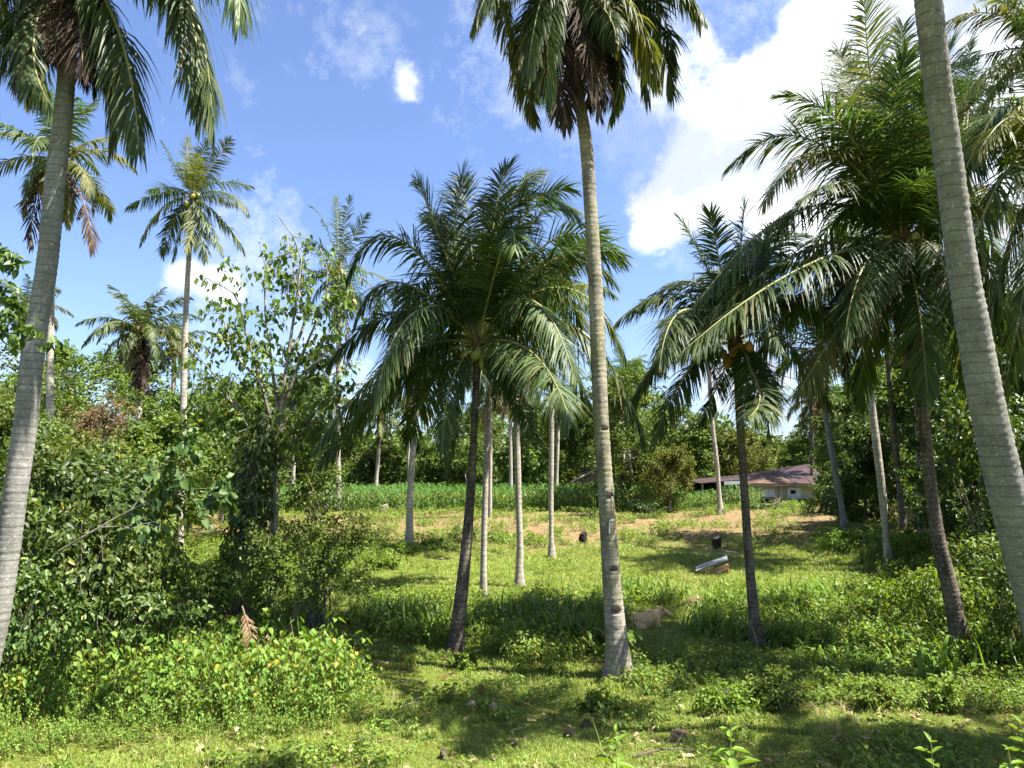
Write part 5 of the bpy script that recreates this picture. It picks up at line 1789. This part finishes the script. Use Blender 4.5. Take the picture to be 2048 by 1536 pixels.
def lean_to():
    g = ground_at(1425, 1150)
    Y = g[1]
    k = depth_of(g) / FPX
    def W(px, py, dy=0):
        return pix(px, py, Y + dy) - g
    root = thing('tin_lean_to', 'low lean-to of a grey tin sheet and brown boards propped on a red block', 'lean-to', tuple(g))
    TINS = plain_mat('tin_grey', (.19, .20, .215), (.36, .37, .39), 4, .6, .1, .3, metal=.3)
    RED = plain_mat('red_block', (.14, .06, .04), (.25, .12, .08), 9, .9, .4)
    PLANK = plain_mat('brown_plank', (.22, .13, .075), (.36, .23, .14), 9, .9, .3, stretch=(.3, 3, 3))
    def tin(mb):
        n = 13
        A, B = W(1392, 1143, -.1), W(1456, 1120, -.1)
        off = np.array([.10, .46, .08])
        rows = []
        for s in (0.0, 1.0):
            q = A + (B - A) * np.linspace(0, 1, n)[:, None] * 1 + off * s
            rows.append(q)
        # corrugation runs along the sheet: ridges across its width
        m = 17
        V = []
        for s in np.linspace(0, 1, m):
            q = A + (B - A) * np.linspace(0, 1, 4)[:, None] + off * s
            q[:, 2] += .022 * math.cos(s * math.pi * (m - 1))
            V.append(q)
        V = np.array(V)
        V2 = V - [0, 0, .006]
        i = np.arange(m - 1)[:, None] * 4
        j = np.arange(3)[None]
        F = np.stack([i + j, i + 4 + j, i + 5 + j, i + 1 + j], -1).reshape(-1, 4)
        mb.add(V.reshape(-1, 3), F)
        mb.add(V2.reshape(-1, 3), F[:, ::-1])
    part('tin_sheet', root, [TINS], tin)
    def plank(o):
        def fn(mb):
            A, B = W(1410, 1146 + o, -.12), W(1458, 1131 + o, -.12)
            d = (B - A) / np.linalg.norm(B - A)
            c = (A + B) / 2
            up = np.array([0, 0, .045])
            dp = np.array([0, .16, 0])
            V = np.array([A - up, B - up, B + up, A + up])
            mb.add(np.concatenate([V, V + dp]), [[0, 1, 2, 3], [7, 6, 5, 4], [0, 4, 5, 1], [3, 2, 6, 7], [1, 5, 6, 2], [0, 3, 7, 4]])
        return fn
    part('plank', root, [PLANK], plank(0))
    part('plank', root, [PLANK], plank(5))
    c = W(1450, 1142, -.05)
    part('red_block', root, [RED], lambda mb: mb.box((c[0], .02, .09), (.15, .22, .22), .35))
    part('prop_stick', root, [BARK_LIGHT], lambda mb: mb.tube(np.array([W(1424, 1150, -.2), W(1438, 1143, -.1)]), .015, 5))


lean_to()


def stick(bx0, by0, bx1, by1, lab, seed, r=.02, name='fallen_branch', mat=None, twigs=3, lift=.05):
    rng = np.random.default_rng(seed)
    a, b = ground_at(bx0, by0), ground_at(bx1, by1)
    m = (a + b) / 2
    P = catmull(np.array([a + [0, 0, lift], m + [rng.normal(0, .06), rng.normal(0, .06), lift * 1.8], b + [0, 0, lift]]), 9) - a
    mb = MB()
    mb.tube(P, np.linspace(r, r * .5, 9), 6)
    o = link(name, mb.mesh(name, [mat or BARK_LIGHT]), None, tuple(a), label=lab, category='branch', group='fallen branches')
    for i in range(twigs):
        k = rng.integers(2, 7)
        tb = branch(rng, P[k], norm(P[-1] - P[0]) + rng.normal(0, .5, 3) + [0, 0, .3], rng.uniform(.2, .45) * np.linalg.norm(P[-1]) / 2 + .1, 3)
        mb = MB()
        mb.tube(tb, np.linspace(r * .5, r * .2, len(tb)), 4)
        link('twig', mb.mesh('twig', [mat or BARK_LIGHT]), o)
    return o


stick(1362, 1098, 1424, 1122, 'fallen branch in the stump shadow left of the lean-to', 711, .03)
stick(1380, 1108, 1490, 1120, 'long thin fallen branch behind the tin lean-to', 712, .03)
stick(1440, 1106, 1490, 1112, 'pale log lying right of the blackened stump', 713, .07, twigs=0)
stick(1265, 1522, 1400, 1512, 'dark stick on the ground at the bottom edge', 714, .018, mat=BARK_DARK)
stick(790, 1428, 850, 1410, 'thin dry twig in the sunlit foreground grass', 715, .008)
stick(690, 1492, 750, 1487, 'straw coloured twig in the grass below the bright weeds', 716, .008)
stick(1545, 1535, 1640, 1520, 'dark twig in the bottom shadow', 717, .01, mat=BARK_DARK)
for k, (bx, by, top, lean, lab) in enumerate([(1318, 1530, 1448, -.10, 'dry grass stalk leaning in the shaded foreground'), (1300, 1500, 1440, -.02, 'upright dry grass stalk in the shaded foreground')]):
    g = ground_at(bx, by)
    h = pix(bx, top, g[1])[2] - g[2]
    mb = MB()
    mb.tube(catmull(np.array([[0, 0, -.02], [lean * .4, 0, h * .5], [lean, 0, h]]), 7), np.linspace(.006, .003, 7), 5)
    link('dry_stalk', mb.mesh('dry_stalk', [GRASS_DRY]), None, tuple(g), label=lab, category='stalk', group='dry stalks')

# stake
g = ground_at(356, 1262)
mb = MB()
mb.tube(catmull(np.array([[0, 0, -.05], [.03, 0, .35], [.10, .0, .95]]), 8), np.linspace(.035, .03, 8), 8)
link('wooden_stake', mb.mesh('wooden_stake', [plain_mat('stake_wood', (.26, .17, .10), (.42, .30, .19), 8, .9, .4, stretch=(1, 1, .2))]), None, tuple(g), label='short tan stake leaning behind the bright weeds on the left', category='stake')


# dead fronds on the ground and in the shrub
def loose_frond(a, m, b, lab, seed, L=None, droop=.4, name='fallen_frond'):
    rng = np.random.default_rng(seed)
    a, m, b = (np.asarray(v, float) for v in (a, m, b))
    P = np.stack([a, m, b]) - a
    l = np.linalg.norm(b - a)
    me = frond_mesh(P, l, 40, (.32 if 'hanging' in name else .36) * min(1, l / 1.6), .022, droop, [FROND_TAN, RACHIS_DEAD], rng, None, .6, .1, .012)
    o = link(name, me, None, tuple(a), label=lab, category='dead frond', group='fallen brown fronds')
    return o


Yf = 13.2
loose_frond(pix(484, 1212, Yf), pix(500, 1265, Yf - .1), pix(508, 1350, Yf - .3), 'brown dead palm frond hanging in the shrub behind the bright weeds', 721, droop=1.1, name='hanging_frond')
loose_frond(pix(538, 1262, Yf + .2), pix(528, 1290, Yf), pix(522, 1345, Yf - .1), 'second brown frond hanging just right of the first in the shrub', 722, droop=1.1, name='hanging_frond')
a, b = ground_at(1360, 1218), ground_at(1410, 1200)
loose_frond(a + [0, 0, .05], (a + b) / 2 + [0, 0, .16], b + [0, 0, .12], 'reddish brown fallen frond on the grass right of the cow', 723, droop=1.0)
a, b = ground_at(1335, 1490), ground_at(1375, 1470)
loose_frond(a + [0, 0, .04], (a + b) / 2 + [0, 0, .1], b + [0, 0, .06], 'small brown frond scrap in the shaded foreground', 724, droop=.8)

# coconut husks and dry leaves one can pick out
HUSK = plain_mat('husk', (.26, .18, .12), (.46, .36, .26), 14, .95, .6, .05, .03)
HUSKD = plain_mat('husk_dark', (.05, .04, .03), (.12, .09, .07), 14, .95, .6, .05, .03)
husk_m = ellipsoid_mesh('husk', HUSK, .10, .08, .075, 10, 7)
husk_d = ellipsoid_mesh('husk', HUSKD, .11, .09, .05, 10, 7)
for k, (bx, by, me, lab) in enumerate([(1673, 1353, husk_m, 'pale coconut husk in the bright weeds behind the dark bush'), (1560, 1296, husk_m, 'pale husk beside the curved foot palm'), (1790, 1382, husk_m, 'husk in the grass right of the dark bush'), (1955, 1365, husk_m, 'pale husk toward the right edge'),
                                       (942, 1418, husk_m, 'brown husk in the shade left of the front palm'), (985, 1422, husk_m, 'second brown husk in the shade near the front palm'), (1357, 1478, husk_m, 'brown husk in the bottom shadow'), (1138, 1478, husk_d, 'dark dung pat at the bottom below the front palm'),
                                       (1172, 1458, husk_d, 'dark dung pat in the shade below the front palm'), (888, 1520, husk_d, 'dark dung pat in the sunlit grass at the bottom')]):
    g = ground_at(bx, by)
    o = link('coconut_husk' if me is husk_m else 'dung_pat', me, None, (g[0], g[1], g[2] + .04), label=lab, category='husk' if me is husk_m else 'dung', group='husks and droppings in the grass')
    o.rotation_euler = (.3 * k, .2 * k, k)


# ------------------------------------------------------------------ the resting cow
def cow():
    g = ground_at(1290, 1256)
    root_loc = (g[0] - .03, g[1] + .1, g[2] - .10)
    me = bpy.data.meshes.new('cow_form')
    bm_parts = MB()

    def ell(c, r, rot=(0, 0, 0)):
        u = np.linspace(0, np.pi, 13)
        v = np.linspace(0, 2 * np.pi, 20, endpoint=False)
        s = np.sin(u)
        V = np.stack([r[0] * s[:, None] * np.cos(v), r[1] * s[:, None] * np.sin(v), (r[2] * np.cos(u))[:, None] + 0 * v[None]], -1).reshape(-1, 3)
        from mathutils import Euler
        M = np.array(Euler(rot).to_matrix())
        V = V @ M.T + np.array(c)
        i = np.arange(12)[:, None] * 20
        j = np.arange(20)[None]
        j2 = (j + 1) % 20
        bm_parts.add(V, np.stack([i + j, i + 20 + j, i + 20 + j2, i + j2], -1).reshape(-1, 4))

    def limb(pts, r):
        P = catmull(np.array(pts), 10)
        rr = np.interp(np.linspace(0, 1, 10), np.linspace(0, 1, len(r)), r)
        bm_parts.tube(P, rr, 12)
        for q, k in ((P[0], rr[0]), (P[-1], rr[-1])):
            ell(q, (k, k, k))
    # lies along +x, back up, head raised and turned a little to the camera
    ell((0, 0, .25), (.50, .27, .27))                       # barrel
    ell((-.38, 0, .27), (.27, .26, .25))                    # rump
    ell((-.44, -.12, .27), (.10, .08, .10))                 # hip
    ell((.34, 0, .29), (.25, .22, .27))                     # chest and shoulder
    ell((.28, 0, .52), (.15, .09, .08))                     # withers hump
    limb([(.40, 0, .36), (.54, -.02, .43), (.66, -.05, .50)], (.19, .15, .115))      # neck
    limb([(.66, -.05, .52), (.76, -.10, .48), (.86, -.15, .40)], (.11, .09, .068))   # head and muzzle
    limb([(-.34, -.2, .20), (-.12, -.30, .10), (-.30, -.34, .05), (-.08, -.36, .04)], (.12, .08, .05, .03))   # folded hind leg
    limb([(.34, -.15, .16), (.50, -.22, .08), (.34, -.26, .04)], (.09, .06, .035))   # folded foreleg
    limb([(.36, .15, .14), (.54, .18, .06), (.42, .2, .04)], (.09, .06, .035))
    limb([(.66, .03, .58), (.62, .13, .60), (.60, .19, .57)], (.02, .035, .012))     # ears
    limb([(.66, -.12, .58), (.60, -.22, .58), (.58, -.27, .54)], (.02, .035, .012))
    limb([(.69, -.01, .60), (.69, .03, .67), (.71, .05, .71)], (.018, .014, .006))   # horns
    limb([(.69, -.09, .60), (.68, -.13, .67), (.70, -.15, .71)], (.018, .014, .006))
    limb([(-.58, 0, .30), (-.66, -.06, .16), (-.62, -.14, .05)], (.025, .018, .022)) # tail
    COAT = NT('cow_coat')
    n = COAT.noise(4, 4, .5)
    n2 = COAT.noise(60, 4, .6, stretch=(.4, 1, 1))
    c = COAT.ramp(n, [(.35, (.38, .24, .11)), (.62, (.56, .40, .22))])
    c = COAT.mixc(COAT.maprange(n2, .4, .7, 0, .25), c, (.24, .14, .08))
    coat = COAT.done(COAT.principled(c, .8, .2, n2, .3, .01))
    src = bm_parts.mesh('cow_form', [coat])
    tmp = link('cow_body', src)
    r = tmp.modifiers.new('remesh', 'REMESH')
    r.mode = 'VOXEL'
    r.voxel_size = .014
    s = tmp.modifiers.new('smooth', 'SMOOTH')
    s.iterations = 4
    s.factor = .5
    dg = bpy.context.evaluated_depsgraph_get()
    body = bpy.data.meshes.new_from_object(tmp.evaluated_get(dg))
    body.name = 'body'
    for p in body.polygons:
        p.use_smooth = True
    if not body.materials:
        body.materials.append(coat)
    bpy.data.objects.remove(tmp)
    root = thing('cow', 'tan cow lying in the grass with its head raised, right of the front palm', 'cow', root_loc, rz=R(30))
    root.scale = (.82, .82, .82)
    link('body', body, root)
    eye = ellipsoid_mesh('eye', DARKIN, .012, .012, .012, 8, 6)
    link('eye', eye, root, (.735, -.165, .525))
    link('eye', eye, root, (.775, -.02, .515))
    nz = ellipsoid_mesh('nose', plain_mat('cow_nose', (.10, .06, .05), (.16, .10, .08), 20, .5, .1), .022, .04, .03, 10, 8)
    o = link('nose', nz, root, (.885, -.172, .405))
    o.rotation_euler = (0, .5, -.45)


cow()

# anything whose label repeats inside the same group is meant to be alike
